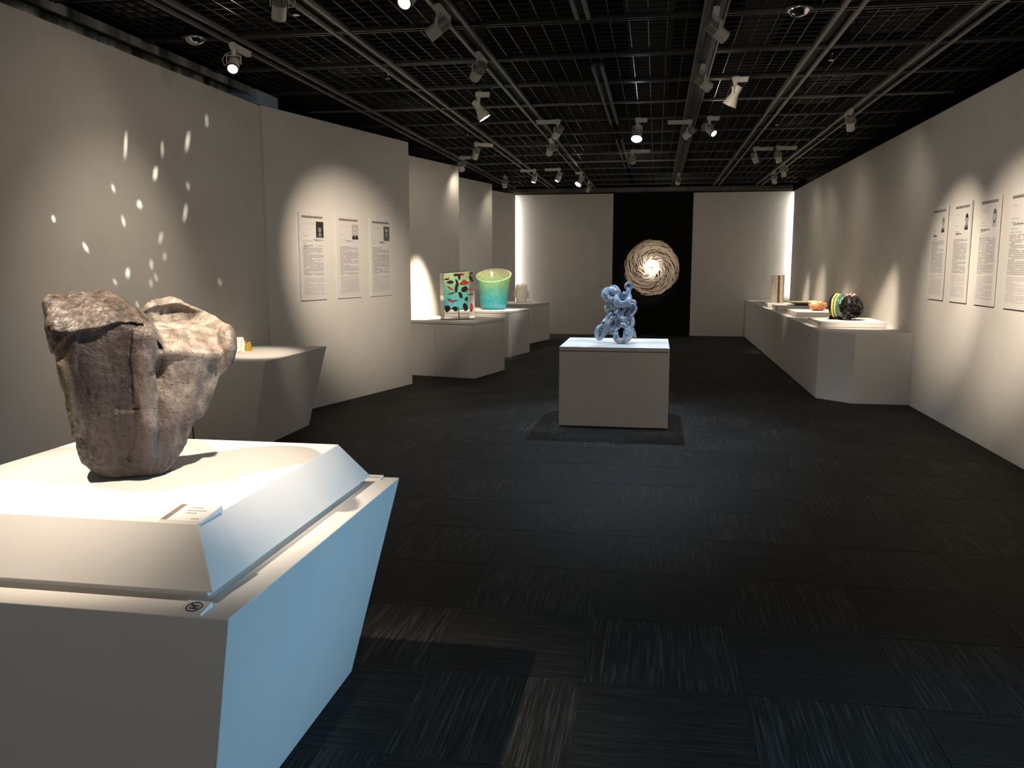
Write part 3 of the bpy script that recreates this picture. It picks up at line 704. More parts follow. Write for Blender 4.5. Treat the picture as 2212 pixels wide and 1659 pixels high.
# ================================================================== SCULPTURES
def interp(tab, w):
    t = np.array(tab); return [np.interp(w, t[:, 0], t[:, i]) for i in range(1, t.shape[1])]
def smin(a, b, k):
    h = np.clip(.5 + .5 * (b - a) / k, 0, 1); return b * (1 - h) + a * h - k * h * (1 - h)
def smax(a, b, k): return -smin(-a, -b, k)
def loft(X, Y, Z, tab, n=2.6):
    l, r, f, b = interp(tab, Z)
    a = np.maximum((r - l) / 2, .002); c = np.maximum((b - f) / 2, .002)
    du = np.abs((X - (l + r) / 2) / a); dv = np.abs((Y - (f + b) / 2) / c)
    d = ((du ** n + dv ** n) ** (1 / n) - 1) * np.minimum(a, c)
    z0, z1 = tab[0][0], tab[-1][0]
    return np.maximum(d, np.maximum(z0 - Z, Z - z1))
def ellip(X, Y, Z, c, r):
    q = np.sqrt(((X - c[0]) / r[0]) ** 2 + ((Y - c[1]) / r[1]) ** 2 + ((Z - c[2]) / r[2]) ** 2)
    return (q - 1) * min(r)
def capsule(X, Y, Z, a, b, r):
    a = np.array(a); b = np.array(b); d = b - a
    t = np.clip(((X - a[0]) * d[0] + (Y - a[1]) * d[1] + (Z - a[2]) * d[2]) / (d @ d), 0, 1)
    return np.sqrt((X - a[0] - t * d[0]) ** 2 + (Y - a[1] - t * d[1]) ** 2 + (Z - a[2] - t * d[2]) ** 2) - r

def rock_sdf(X, Y, Z):
    X0_, Y0_, Z0_ = X, Y, Z
    X = X0_ + .003 * np.sin(Z0_ * 21 + 1) + .0015 * np.sin(Z0_ * 53 + Y0_ * 30); Y = Y0_ + .003 * np.sin(X0_ * 30 + Z0_ * 15)
    Z = Z0_ + np.where(Z0_ > .05, 1, np.maximum(Z0_, 0) / .05) * (.003 * np.sin(X0_ * 34 + .6) + .002 * np.sin(X0_ * 75 + Y0_ * 40))
    tabL = [(0, -.085, .06, -.09, .09), (.012, -.115, .085, -.115, .11), (.05, -.152, .095, -.132, .14), (.10, -.166, .075, -.138, .15), (.17, -.174, .058, -.142, .16), (.30, -.192, .070, -.148, .17),
            (.36, -.200, .092, -.150, .17), (.40, -.206, .076, -.150, .165), (.43, -.212, .058, -.148, .16), (.455, -.215, .042, -.118, .15), (.480, -.217, .020, -.075, .14), (.502, -.216, -.012, -.03, .12), (.516, -.205, -.05, .015, .10), (.524, -.17, -.09, .04, .07)]
    full = loft(X, Y, Z, tabL, 3.6)
    tabB = [(w, l + .006, r - .004, f + .013, b_) for (w, l, r, f, b_) in tabL]
    body = loft(X, Y, Z, tabB, 3.2)
    lip = np.interp(X, [-.22, -.205, -.175, -.145, -.10, -.05, 0, .03, .06, .09], [.335, .345, .392, .424, .428, .436, .446, .438, .402, .350])
    cap = smax(full, (lip + .05 * np.maximum(Y + .10, 0) - Z) * .8, .004)
    # smooth recessed panel between a worn left strip and a ribbed right band
    pan = np.maximum(np.abs(X + .072 - .04 * (Z - .2)) - .064, Y + .124)
    body = smax(body, -pan, .010)
    body = smin(body, capsule(X, Y, Z, (.036, -.112, .40), (.022, -.108, .06), .025), .022)
    body = smin(body, capsule(X, Y, Z, (-.163, -.104, .335), (-.150, -.104, .155), .019), .010)
    body = smax(body, -capsule(X, Y, Z, (-.186, -.118, .31), (-.172, -.116, .215), .009), .008)
    body = smax(body, -capsule(X, Y, Z, (-.176, -.120, .20), (-.170, -.118, .175), .008), .006)
    body = smax(body, -capsule(X, Y, Z, (-.15, -.128, .186), (.0, -.126, .210), .006), .010)
    body = smax(body, -capsule(X, Y, Z, (.006, -.138, .36), (.0, -.134, .12), .003), .006)
    left = smin(cap, body, .006)
    left = smax(left, -capsule(X, Y, Z, (-.135, -.055, .486), (-.07, .02, .528), .004), .008)     # split across the crown
    left = smax(left, -capsule(X, Y, Z, (-.198, -.10, .43), (-.190, -.125, .385), .005), .006)
    right = loft(X, Y, Z, [(0, -.06, .06, -.07, .08), (.012, -.06, .095, -.09, .10), (.07, -.04, .134, -.10, .13), (.14, -.02, .157, -.095, .15), (.21, 0, .187, -.09, .17), (.26, 0, .211, -.085, .18),
                           (.30, .005, .240, -.08, .19), (.34, .0, .272, -.085, .20), (.385, .0, .280, -.085, .20), (.42, .0, .272, -.07, .20), (.46, .01, .24, -.06, .20), (.52, .02, .17, -.05, .19)], 2.4)
    # tilted open top of the right lobe: low lip in front, high rim at the back
    plane = (Z - (.368 + (Y + .07) * .50 - .25 * np.maximum(X - .12, 0))) * .88
    right = smax(right, plane, .008)
    bowl = ellip(X, Y, Z, (.125, .05, .450), (.115, .135, .045)); right = smax(right, -bowl, .008)
    right = smin(right, capsule(X, Y, Z, (.075, -.092, .352), (.225, -.055, .335), .012), .010)
    right = smax(right, -ellip(X, Y, Z, (.14, -.155, .22), (.075, .085, .12)), .012)
    right = smin(right, ellip(X, Y, Z, (.262, .02, .362), (.028, .085, .062)), .012)
    right = smin(right, capsule(X, Y, Z, (.240, -.02, .31), (.168, -.02, .17), .013), .040)
    d = smin(left, right, .010)
    d = smax(d, -(Z0_ - .004), .004)
    n1 = np.sin(X * 31 + 2 * np.sin(Z * 17)) * np.sin(Y * 27 + 1.3) * np.sin(Z * 23 + .7)
    return d + .0012 * n1
V_, F_ = surface_nets(rock_sdf, (-.26, -.24, -.01), (.34, .25, .56), (181, 148, 172))
me = bpy.data.meshes.new('rock_sculpture'); me.from_pydata(V_.tolist(), [], F_.tolist()); me.update()
# weathering: pits and grain pushed into the surface
nm = np.zeros(len(me.vertices) * 3); me.vertex_normals.foreach_get('vector', nm); nm = nm.reshape(-1, 3)
dd = np.zeros(len(V_))
for i, v in enumerate(V_):
    p_ = Vector(v)
    a = noise.fractal(p_ * 16, .9, 2.1, 5) * .0022 + noise.noise(p_ * 70) * .0010 + noise.noise(Vector((v[0] * 75, v[1] * 75, v[2] * 11))) * .0016
    pit = noise.noise(p_ * Vector((55, 55, 30)) + Vector((9, 3, 5)))
    if pit > .45: a -= (pit - .45) * .016
    if v[2] < .02: a *= max(0, v[2]) / .02
    dd[i] = a
V_ = V_ + nm * dd[:, None]; V_[:, 2] = np.maximum(V_[:, 2], 0)
me.vertices.foreach_set('co', V_.ravel()); me.polygons.foreach_set('use_smooth', [True] * len(me.polygons)); me.update()
def rock_mat():
    m = mat('fired_stone_glass', rough=.55, spec=.45)
    tc = N(m, 'ShaderNodeTexCoord'); sx = N(m, 'ShaderNodeSeparateXYZ'); L(m, tc.outputs['Object'], sx.inputs[0])
    def nz(scale, det=5, stretch=(1, 1, 1), off=0):
        mp = N(m, 'ShaderNodeMapping'); mp.inputs['Scale'].default_value = stretch; mp.inputs['Location'].default_value = (off, off, off)
        L(m, tc.outputs['Object'], mp.inputs[0]); n = N(m, 'ShaderNodeTexNoise'); n.inputs['Scale'].default_value = scale; n.inputs['Detail'].default_value = det
        L(m, mp.outputs[0], n.inputs['Vector']); return n.outputs['Fac']
    def band(out, a0, a1, lo=0.0, hi=1.0):
        r_ = N(m, 'ShaderNodeMapRange'); r_.inputs['From Min'].default_value = a0; r_.inputs['From Max'].default_value = a1; r_.inputs['To Min'].default_value = lo; r_.inputs['To Max'].default_value = hi
        L(m, out, r_.inputs['Value']); return r_.outputs[0]
    def mul(a_, b_):
        q_ = N(m, 'ShaderNodeMath', operation='MULTIPLY'); L(m, a_, q_.inputs[0]); L(m, b_, q_.inputs[1]); return q_.outputs[0]
    def mixc(f_, a_, b_):
        q_ = N(m, 'ShaderNodeMix', data_type='RGBA'); L(m, f_, q_.inputs['Factor']); L(m, a_, q_.inputs['A']); L(m, b_, q_.inputs['B']); return q_.outputs['Result']
    base = ramp(m, nz(9, 7, (1, 1, .5)), [(.30, (.018, .012, .011)), (.46, (.035, .025, .023)), (.58, (.055, .041, .037)), (.74, (.10, .076, .07))])
    pink = ramp(m, nz(26, 6, (1, 1, .35), 6), [(.32, (.038, .028, .026)), (.5, (.085, .063, .058)), (.68, (.19, .148, .136))])
    crown = ramp(m, nz(34, 5, (1, 1, 1), 8), [(.30, (.018, .011, .008)), (.5, (.042, .028, .021)), (.70, (.11, .078, .06))])
    wob = N(m, 'ShaderNodeMath', operation='MULTIPLY_ADD'); wob.inputs[1].default_value = .05; L(m, nz(12, 4, (1, 1, .5), 1), wob.inputs[0]); L(m, sx.outputs['X'], wob.inputs[2])
    base = mixc(mul(band(wob.outputs[0], .015, .035), band(sx.outputs['Z'], .06, .11)), base, pink)
    lipz = N(m, 'ShaderNodeMath', operation='MULTIPLY_ADD'); lipz.inputs[1].default_value = -.10; L(m, sx.outputs['Y'], lipz.inputs[0]); L(m, sx.outputs['Z'], lipz.inputs[2])
    base = mixc(band(lipz.outputs[0], .435, .450), base, crown)
    pale = ramp(m, nz(22, 6, (1, 1, .7), 4), [(.35, (.13, .10, .085)), (.55, (.30, .25, .205)), (.72, (.50, .45, .38))])
    # cream right lobe, paler still for light painted in; tan left flank strip
    mk = N(m, 'ShaderNodeMapRange'); mk.inputs['From Min'].default_value = .045; mk.inputs['From Max'].default_value = .10
    ad = N(m, 'ShaderNodeMath', operation='MULTIPLY_ADD'); ad.inputs[1].default_value = .16; L(m, nz(9, 4, (1, 1, 1), 2), ad.inputs[0]); L(m, sx.outputs['X'], ad.inputs[2])
    sb = N(m, 'ShaderNodeMath', operation='SUBTRACT'); sb.inputs[1].default_value = .06; L(m, ad.outputs[0], sb.inputs[0]); L(m, sb.outputs[0], mk.inputs['Value'])
    hz = N(m, 'ShaderNodeMapRange'); hz.inputs['From Min'].default_value = .13; hz.inputs['From Max'].default_value = .22; L(m, sx.outputs['Z'], hz.inputs['Value'])
    mm = N(m, 'ShaderNodeMath', operation='MULTIPLY'); L(m, mk.outputs[0], mm.inputs[0]); L(m, hz.outputs[0], mm.inputs[1])
    m2 = N(m, 'ShaderNodeMath', operation='MULTIPLY'); m2.inputs[1].default_value = .8; L(m, mm.outputs[0], m2.inputs[0])
    mx = N(m, 'ShaderNodeMix', data_type='RGBA'); L(m, m2.outputs[0], mx.inputs['Factor']); L(m, base, mx.inputs['A']); L(m, pale, mx.inputs['B'])
    lf = N(m, 'ShaderNodeMapRange'); lf.inputs['From Min'].default_value = -.145; lf.inputs['From Max'].default_value = -.17; L(m, sx.outputs['X'], lf.inputs['Value'])
    lz = N(m, 'ShaderNodeMapRange'); lz.inputs['From Min'].default_value = .14; lz.inputs['From Max'].default_value = .17; L(m, sx.outputs['Z'], lz.inputs['Value'])
    lu = N(m, 'ShaderNodeMapRange'); lu.inputs['From Min'].default_value = .40; lu.inputs['From Max'].default_value = .35; L(m, sx.outputs['Z'], lu.inputs['Value'])
    q1 = N(m, 'ShaderNodeMath', operation='MULTIPLY'); L(m, lf.outputs[0], q1.inputs[0]); L(m, lz.outputs[0], q1.inputs[1])
    q2 = N(m, 'ShaderNodeMath', operation='MULTIPLY'); L(m, q1.outputs[0], q2.inputs[0]); L(m, lu.outputs[0], q2.inputs[1])
    q3 = N(m, 'ShaderNodeMath', operation='MULTIPLY'); q3.inputs[1].default_value = .55; L(m, q2.outputs[0], q3.inputs[0])
    tan = ramp(m, nz(30, 5, (1, 1, .5), 7), [(.3, (.11, .085, .05)), (.7, (.30, .24, .16))])
    mx2 = N(m, 'ShaderNodeMix', data_type='RGBA'); L(m, q3.outputs[0], mx2.inputs['Factor']); L(m, mx.outputs['Result'], mx2.inputs['A']); L(m, tan, mx2.inputs['B'])
    # fine dark pores and thin cracks
    vo = N(m, 'ShaderNodeTexVoronoi', feature='DISTANCE_TO_EDGE'); vo.inputs['Scale'].default_value = 9; L(m, tc.outputs['Object'], vo.inputs['Vector'])
    ck = N(m, 'ShaderNodeMapRange'); ck.inputs['From Min'].default_value = .0; ck.inputs['From Max'].default_value = .012; ck.inputs['To Min'].default_value = .35; L(m, vo.outputs['Distance'], ck.inputs['Value'])
    gate = N(m, 'ShaderNodeMath', operation='GREATER_THAN'); gate.inputs[1].default_value = .60; L(m, nz(6, 2, (1, 1, 1), 11), gate.inputs[0])
    one = N(m, 'ShaderNodeMix', data_type='FLOAT'); one.inputs['A'].default_value = 1.0; L(m, gate.outputs[0], one.inputs['Factor']); L(m, ck.outputs[0], one.inputs['B'])
    pores = ramp(m, nz(160, 3), [(.30, (.25, .25, .25)), (.40, (1, 1, 1))])
    a1 = N(m, 'ShaderNodeMix', data_type='RGBA', blend_type='MULTIPLY'); a1.inputs['Factor'].default_value = 1; L(m, mx2.outputs['Result'], a1.inputs['A']); L(m, pores, a1.inputs['B'])
    a2 = N(m, 'ShaderNodeMix', data_type='RGBA', blend_type='MULTIPLY'); a2.inputs['Factor'].default_value = 1; L(m, a1.outputs['Result'], a2.inputs['A']); L(m, one.outputs['Result'], a2.inputs['B'])
    L(m, a2.outputs['Result'], P(m).inputs['Base Color'])
    rr = N(m, 'ShaderNodeMapRange'); rr.inputs['From Min'].default_value = .38; rr.inputs['From Max'].default_value = .62; rr.inputs['To Min'].default_value = .38; rr.inputs['To Max'].default_value = .8
    L(m, nz(60, 3, (1, 1, 1), 3), rr.inputs['Value']); L(m, rr.outputs[0], P(m).inputs['Roughness'])
    b = N(m, 'ShaderNodeBump'); b.inputs['Strength'].default_value = .9; b.inputs['Distance'].default_value = .003; L(m, nz(150, 4), b.inputs['Height']); L(m, b.outputs[0], P(m).inputs['Normal'])
    return m
me.materials.append(rock_mat())
link('rock_sculpture', me, None, (-1.476, 2.162, .90), math.radians(34.5), label='brown cleft rock-like sculpture with pitted glassy skin on the near white platform', cat='sculpture')

# ---- blue-grey knotted glass on the centre plinth
def cr(pts, n=8, closed=False):
    P_ = [Vector(p) for p in pts]; out = []; m = len(P_)
    for i in range(m if closed else m - 1):
        if closed: a, b, c, d = P_[i-1], P_[i], P_[(i+1) % m], P_[(i+2) % m]
        else: a, b, c, d = P_[max(i-1, 0)], P_[i], P_[i+1], P_[min(i+2, m-1)]
        for k in range(n):
            t = k / n
            out.append(.5 * ((2*b) + (c-a)*t + (2*a-5*b+4*c-d)*t*t + (3*b-a-3*c+d)*t*t*t))
    if not closed: out.append(P_[-1])
    return out
def kp(zx, zy, y): return ((zx - 741.0) / 2195.0, y, (1473.0 - zy) / 2190.0)
def krad(r, n):
    t = np.linspace(0, 1, n); return list(np.interp(t, np.linspace(0, 1, len(r)), r) / 2190.0 * 1.15)
def strand(mb, pts, r, closed=False, flat=1.0, n=16, rib=7, amp=.045, tw=.10):
    c = cr([kp(*p) for p in pts], 10, closed); mb.tube(c, krad(r, len(c)), n, closed=closed, flat=flat, rib=rib, ribamp=amp, twist=tw)
mb = MB()
# upper left bulb: two fat loops
strand(mb, [(690, 560, .02), (560, 580, .0), (460, 520, -.02), (450, 440, -.02), (520, 400, 0), (640, 420, .01), (700, 500, .02)], [70, 75, 75, 70, 75, 80, 60], n=20)
strand(mb, [(540, 420, .08), (560, 350, .09), (640, 350, .09), (700, 420, .07), (730, 500, .05), (690, 570, .03)], [40, 50, 55, 55, 50, 40])
# small eyelet at the top
strand(mb, [(930, 245, .01), (985, 300, .01), (950, 365, .01), (895, 345, .01), (880, 285, .01)], [34, 36, 34, 34, 36], closed=True)
strand(mb, [(930, 370, .01), (925, 430, .0), (900, 470, .0), (850, 460, .01), (810, 425, .01)], [42, 50, 48, 40, 12])
# big open collar
strand(mb, [(700, 490, -.04), (690, 560, -.06), (740, 640, -.08), (830, 670, -.085), (920, 620, -.075), (955, 540, -.05), (945, 470, -.01)], [38, 55, 62, 66, 62, 50, 34], n=20)
strand(mb, [(660, 520, 0), (640, 600, -.01), (690, 670, -.03), (800, 700, -.045), (900, 680, -.04), (960, 620, -.01)], [35, 45, 50, 50, 45, 30])
strand(mb, [(720, 500, .06), (800, 520, .07), (880, 510, .06), (940, 480, .03)], [40, 50, 48, 35])
# right shoulder and oval loop
strand(mb, [(940, 650, -.01), (1000, 620, -.01), (1060, 630, .0), (1070, 680, .02)], [34, 40, 36, 26])
strand(mb, [(960, 690, -.05), (1060, 690, -.05), (1090, 780, -.05), (1030, 880, -.06), (920, 970, -.06), (830, 940, -.06), (820, 860, -.06), (880, 750, -.06)], [30, 32, 28, 26, 28, 32, 34, 32], closed=True)
strand(mb, [(990, 690, -.01), (1010, 780, -.01), (950, 880, -.01), (880, 920, -.01)], [45, 62, 58, 34], n=18)
# left small ring
strand(mb, [(560, 650, 0), (490, 690, .0), (455, 770, .0), (480, 830, .02), (560, 820, .03), (600, 740, .02)], [30, 26, 24, 30, 34, 34], closed=True)
# core twists
strand(mb, [(640, 700, 0), (690, 780, -.01), (720, 870, .0), (740, 960, .02), (800, 1030, .02), (900, 1080, .0)], [66, 62, 60, 66, 60, 46], n=20)
strand(mb, [(720, 860, -.06), (760, 940, -.06), (840, 1000, -.06), (920, 1060, -.05), (930, 1100, -.03)], [26, 36, 42, 40, 30])
strand(mb, [(650, 850, -.05), (710, 850, -.06), (720, 800, -.05)], [24, 28, 20])
strand(mb, [(610, 850, .0), (560, 930, -.01), (520, 1040, -.01), (500, 1160, -.01), (500, 1250, 0)], [36, 52, 56, 46, 30])
strand(mb, [(590, 850, .06), (500, 980, .06), (420, 1080, .04), (360, 1120, .03)], [30, 50, 48, 26])
strand(mb, [(700, 960, -.03), (600, 980, -.04), (560, 1080, -.03), (600, 1180, -.02), (680, 1140, -.03), (690, 1040, -.03)], [36, 44, 46, 50, 44, 36], closed=True, n=18)
strand(mb, [(560, 1180, 0), (600, 1270, 0), (660, 1260, 0), (700, 1160, 0)], [36, 40, 36, 30])
strand(mb, [(800, 1040, .05), (760, 1120, .05), (700, 1200, .04)], [60, 50, 30])
# left foot loop
strand(mb, [(350, 1140, -.02), (285, 1220, -.03), (285, 1340, -.03), (340, 1405, -.03), (400, 1360, -.03), (450, 1270, -.02), (460, 1190, -.01), (420, 1150, -.01)], [30, 38, 40, 36, 40, 42, 40, 32], closed=True, n=18)
strand(mb, [(340, 1210, .0), (330, 1300, .0), (370, 1340, .0), (410, 1260, 0)], [30, 44, 40, 30], closed=True)
# front boat-shaped foot
strand(mb, [(715, 1160, -.12), (700, 1270, -.125), (710, 1370, -.13), (780, 1432, -.13), (870, 1410, -.13), (930, 1330, -.125), (930, 1230, -.11), (905, 1140, -.09)], [10, 42, 62, 44, 58, 84, 74, 26], n=22, rib=9)
strand(mb, [(930, 1140, -.05), (985, 1230, -.06), (990, 1320, -.07), (920, 1415, -.08), (830, 1436, -.09)], [34, 48, 52, 50, 34])
strand(mb, [(800, 1090, -.06), (850, 1110, -.07), (900, 1150, -.08)], [40, 50, 40])
# right trailing leg
strand(mb, [(990, 900, .03), (1010, 1000, .04), (1040, 1080, .05), (1010, 1170, .06), (1040, 1260, .07), (1080, 1350, .075), (1085, 1425, .075)], [40, 50, 34, 34, 38, 30, 8])
strand(mb, [(960, 930, .0), (960, 1040, .0), (980, 1130, .0), (960, 1200, -.02)], [50, 64, 56, 40], n=18)
def knot_mat():
    m = mat('blue_grey_glass', rough=.16, spec=.6)
    tc = N(m, 'ShaderNodeTexCoord'); n = N(m, 'ShaderNodeTexNoise'); n.inputs['Scale'].default_value = 14; n.inputs['Detail'].default_value = 5; n.inputs['Distortion'].default_value = 1.5
    L(m, tc.outputs['Object'], n.inputs['Vector'])
    L(m, ramp(m, n.outputs['Fac'], [(.34, (.10, .15, .22)), (.48, (.26, .34, .46)), (.64, (.52, .60, .71))]), P(m).inputs['Base Color'])
    P(m).inputs['Subsurface Weight'].default_value = .25; P(m).inputs['Subsurface Radius'].default_value = (.02, .03, .04); P(m).inputs['Coat Weight'].default_value = .5
    return m
o = mb.build('knotted_glass_sculpture', knot_mat(), None, (-.34, 8.1, .751), 0, smooth=True, label='blue-grey looping knotted glass sculpture on the centre plinth', cat='sculpture')
zmin = min(v.co.z for v in o.data.vertices); o.location.z = .75 - zmin

# ---- spiral disc of glass threads on the black panel
sd = empty('spiral_disc', (-.085, 17.99, 1.433), label='large cream spiral disc of glass threads glowing on the black panel', cat='sculpture')
M['thread'] = mat('cream_glass_thread', (.74, .63, .52), .35, spec=.5)
mb = MB()
for i in range(260):
    a0 = (rnd.randrange(10) + rnd.gauss(0, .30)) * 2 * PI / 10; r0 = .03 + .40 * rnd.random() ** .75; sweep = rnd.uniform(.7, 1.7)
    ro = .545 + .02 * math.sin(a0 * 3 + 1)
    r1 = min(r0 + rnd.uniform(.10, .26), ro + rnd.uniform(-.03, .025)); n = 11; pts = []
    wob = rnd.uniform(0, 6); amp = rnd.uniform(.003, .012); yo = rnd.uniform(-.03, .0)
    for k in range(n):
        t = k / (n - 1); r = r0 + (r1 - r0) * t ** .85 + amp * math.sin(wob + t * 9); a = a0 - sweep * t
        dome = -.13 * (1 - (r / .57) ** 2)
        pts.append((r * math.cos(a), dome + yo * t, r * math.sin(a)))
    w_ = rnd.uniform(.0028, .0055)
    mb.tube(pts, [w_ * q for q in np.interp(np.linspace(0, 1, n), [0, .2, .8, 1], [.8, 1, 1, .35])], 4)
for i in range(90):      # loose outer wisps, thickest at the lower right
    a0 = rnd.uniform(0, 2 * PI); n = 12; r = rnd.uniform(.50, .565); pts = []
    sw = rnd.uniform(.5, 1.2); wob = rnd.uniform(0, 6); dr = rnd.uniform(-.02, .03)
    for k in range(n):
        t = k / (n - 1); a = a0 - sw * t; q = r + dr * t + .01 * math.sin(wob + 8 * t)
        pts.append((q * math.cos(a), -.02 + .01 * math.sin(wob + 5 * t), q * math.sin(a)))
    mb.tube(pts, rnd.uniform(.003, .006), 4)
mb.build('threads', M['thread'], sd, smooth=True, kind='stuff')
prof = [(.016, -.128)] + [(r, -.125 * (1 - (r / .57) ** 2) + .006) for r in np.linspace(.03, .17, 7)] + [(.17, -.09), (.03, -.10)]
MB().lathe([(a, b) for a, b in prof], 40, axis='y', closed=True).build('inner_dish', M['thread'], sd, smooth=True)
MB().lathe([(.016, -.11), (.016, .03)], 12, axis='y').lathe([(.05, .018), (.05, .03)], 16, axis='y').build('wall_mount', M['lampdark'], sd)

# ---- clear glass block with black and red inclusions
M['glass'] = mat('clear_glass', (.985, .99, .98), .0, spec=.5, Transmission_Weight=1.0, IOR=1.46)
gb = empty('glass_block', (-2.675, 11.13, .75), math.radians(33), label='clear upright glass block with black and red flecks on the first left plinth', cat='sculpture')
w_, dp = .222, .13
bevel(MB().hexa([(-w_, -dp, 0), (w_, -dp, 0), (w_, .205, 0), (-w_, .03, 0)], [(-w_, -dp, .632), (w_, -dp, .668), (w_, .205, .674), (-w_, .03, .636)]).build('block', M['glass'], gb), .004, 2)
M['incl_black'] = mat('black_glass', (.008, .008, .01), .15); M['incl_red'] = mat('red_glass', (1.0, .07, .04), .2)
def shard(x, z, a, b, rot, col_, y=-.124, t=.010):
    n = 9; pts = []
    for k in range(n):
        q = 2 * PI * k / n; r = 1.3 + rnd.uniform(-.36, .28); px, pz = a * r * math.cos(q), b * r * math.sin(q)
        pts.append((px * math.cos(rot) - pz * math.sin(rot), px * math.sin(rot) + pz * math.cos(rot)))
    pts = [(px, max(pz, .006 - z)) for px, pz in pts]
    m_ = MB().hexa([(px, t, pz) for px, pz in pts], [(px * .85, -t, pz * .85) for px, pz in pts])
    m_.build('inclusion', M['incl_black'] if col_ == 'k' else M['incl_red'], gb, (x, y, z))
for a in [(-.125, .51, .042, .022, .1, 'k'), (-.03, .50, .018, .045, .3, 'k'), (-.045, .42, .022, .045, -.1, 'k'), (.07, .505, .052, .030, .2, 'r'), (.075, .42, .036, .032, .5, 'k'),
          (-.125, .43, .035, .012, -.6, 'r'), (.15, .41, .038, .010, 0, 'r'), (.02, .335, .022, .040, .5, 'k'), (-.115, .26, .040, .016, -.5, 'r'), (-.055, .265, .040, .006, 0, 'k'),
          (.165, .345, .035, .006, 0, 'k'), (-.06, .155, .032, .026, -.5, 'k'), (.085, .17, .030, .050, .2, 'k'), (.175, .17, .018, .045, 0, 'r'), (-.01, .09, .006, .075, .05, 'k'),
          (.17, .55, .018, .055, .5, 'k'), (-.17, .16, .03, .04, .3, 'k'), (-.02, .61, .05, .016, .1, 'k'), (.0, .58, .014, .03, .1, 'k'), (.04, .615, .028, .014, .2, 'r'), (.175, .63, .014, .012, 0, 'k')]: shard(*a)
for a in [(-.10, .36, .05, .008, .2, 'k'), (.12, .28, .02, .03, .3, 'k'), (-.16, .55, .03, .012, .1, 'k')]: shard(*a, y=-.06)

# ---- turquoise vessel with slanting rim
def vessel():
    n = 64; vs = []; fs = []
    op = [(.0, .0), (.16, .0), (.20, .015), (.218, .06), (.232, .15), (.245, .30), (.262, .45), (.287, .57), (.300, .60)]
    hh = lambda q: .575 + .105 * math.sin(q)
    rows = []
    H0 = .60; m = 22
    oz = [p[1] for p in op]; orr = [p[0] for p in op]
    def rad(z): return float(np.interp(z, oz, orr))
    for j in range(m + 1):
        row = []
        for k in range(n):
            q = 2 * PI * k / n; f = (j / m); z = hh(q) * f; zz = H0 * f
            r = rad(zz) if j > 0 else .17
            row.append((r * math.cos(q), r * math.sin(q), z))
        rows.append(row)
    for j in range(m + 1):
        row = []
        for k in range(n):
            q = 2 * PI * k / n; f = 1 - j / m; z = .05 + (hh(q) - .05) * f + (.004 if j == 0 else 0); r = max(rad(H0 * f) - .016, .12)
            row.append((r * math.cos(q), r * math.sin(q), z))
        rows.append(row)
    mb = MB(); flat_ = [p for r in rows for p in r]; R_ = len(rows)
    for j in range(R_ - 1):
        for k in range(n): fs.append((j*n+k, j*n+(k+1) % n, (j+1)*n+(k+1) % n, (j+1)*n+k))
    fs.append(tuple(reversed(range(n)))); fs.append(tuple((R_-1)*n+k for k in range(n)))
    return mb.add(flat_, fs)
def cup_mat():
    m = bpy.data.materials.new('turquoise_yellow_glass'); m.use_nodes = True; p = P(m)
    tc = N(m, 'ShaderNodeTexCoord'); sx = N(m, 'ShaderNodeSeparateXYZ'); L(m, tc.outputs['Object'], sx.inputs[0])
    mr = N(m, 'ShaderNodeMapRange'); mr.inputs['From Max'].default_value = .68; L(m, sx.outputs['Z'], mr.inputs['Value'])
    n = N(m, 'ShaderNodeTexNoise'); n.inputs['Scale'].default_value = 60; n.inputs['Detail'].default_value = 4
    mp = N(m, 'ShaderNodeMapping'); mp.inputs['Scale'].default_value = (1, 1, .4); L(m, tc.outputs['Object'], mp.inputs[0]); L(m, mp.outputs[0], n.inputs['Vector'])
    c = ramp(m, mr.outputs[0], [(.0, (.10, .52, .64)), (.25, (.12, .56, .60)), (.50, (.26, .62, .47)), (.72, (.55, .76, .44)), (.88, (.86, .88, .56)), (1, (.97, .95, .74))])
    g = ramp(m, n.outputs['Fac'], [(.35, (.72, .72, .72)), (.6, (1, 1, 1))])
    mu = N(m, 'ShaderNodeMix', data_type='RGBA', blend_type='MULTIPLY'); mu.inputs['Factor'].default_value = 1; L(m, c, mu.inputs['A']); L(m, g, mu.inputs['B'])
    L(m, mu.outputs['Result'], p.inputs['Base Color']); p.inputs['Roughness'].default_value = .18; p.inputs['Coat Weight'].default_value = .4
    tl = N(m, 'ShaderNodeBsdfTranslucent'); L(m, mu.outputs['Result'], tl.inputs['Color'])
    ms = N(m, 'ShaderNodeMixShader'); ms.inputs[0].default_value = .45; L(m, p.outputs[0], ms.inputs[1]); L(m, tl.outputs[0], ms.inputs[2])
    tr = N(m, 'ShaderNodeBsdfTransparent'); L(m, mu.outputs['Result'], tr.inputs['Color'])
    m3 = N(m, 'ShaderNodeMixShader'); m3.inputs[0].default_value = .14; L(m, ms.outputs[0], m3.inputs[1]); L(m, tr.outputs[0], m3.inputs[2])
    L(m, m3.outputs[0], m.node_tree.nodes['Material Output'].inputs['Surface'])
    b = N(m, 'ShaderNodeBump'); b.inputs['Strength'].default_value = .4; b.inputs['Distance'].default_value = .004; L(m, n.outputs['Fac'], b.inputs['Height']); L(m, b.outputs[0], p.inputs['Normal'])
    return m
vessel().build('glass_vessel', cup_mat(), None, (-2.675, 13.82, .75), 0, smooth=True, label='large turquoise and yellow glass vessel with slanting rim on the second left plinth', cat='vessel')

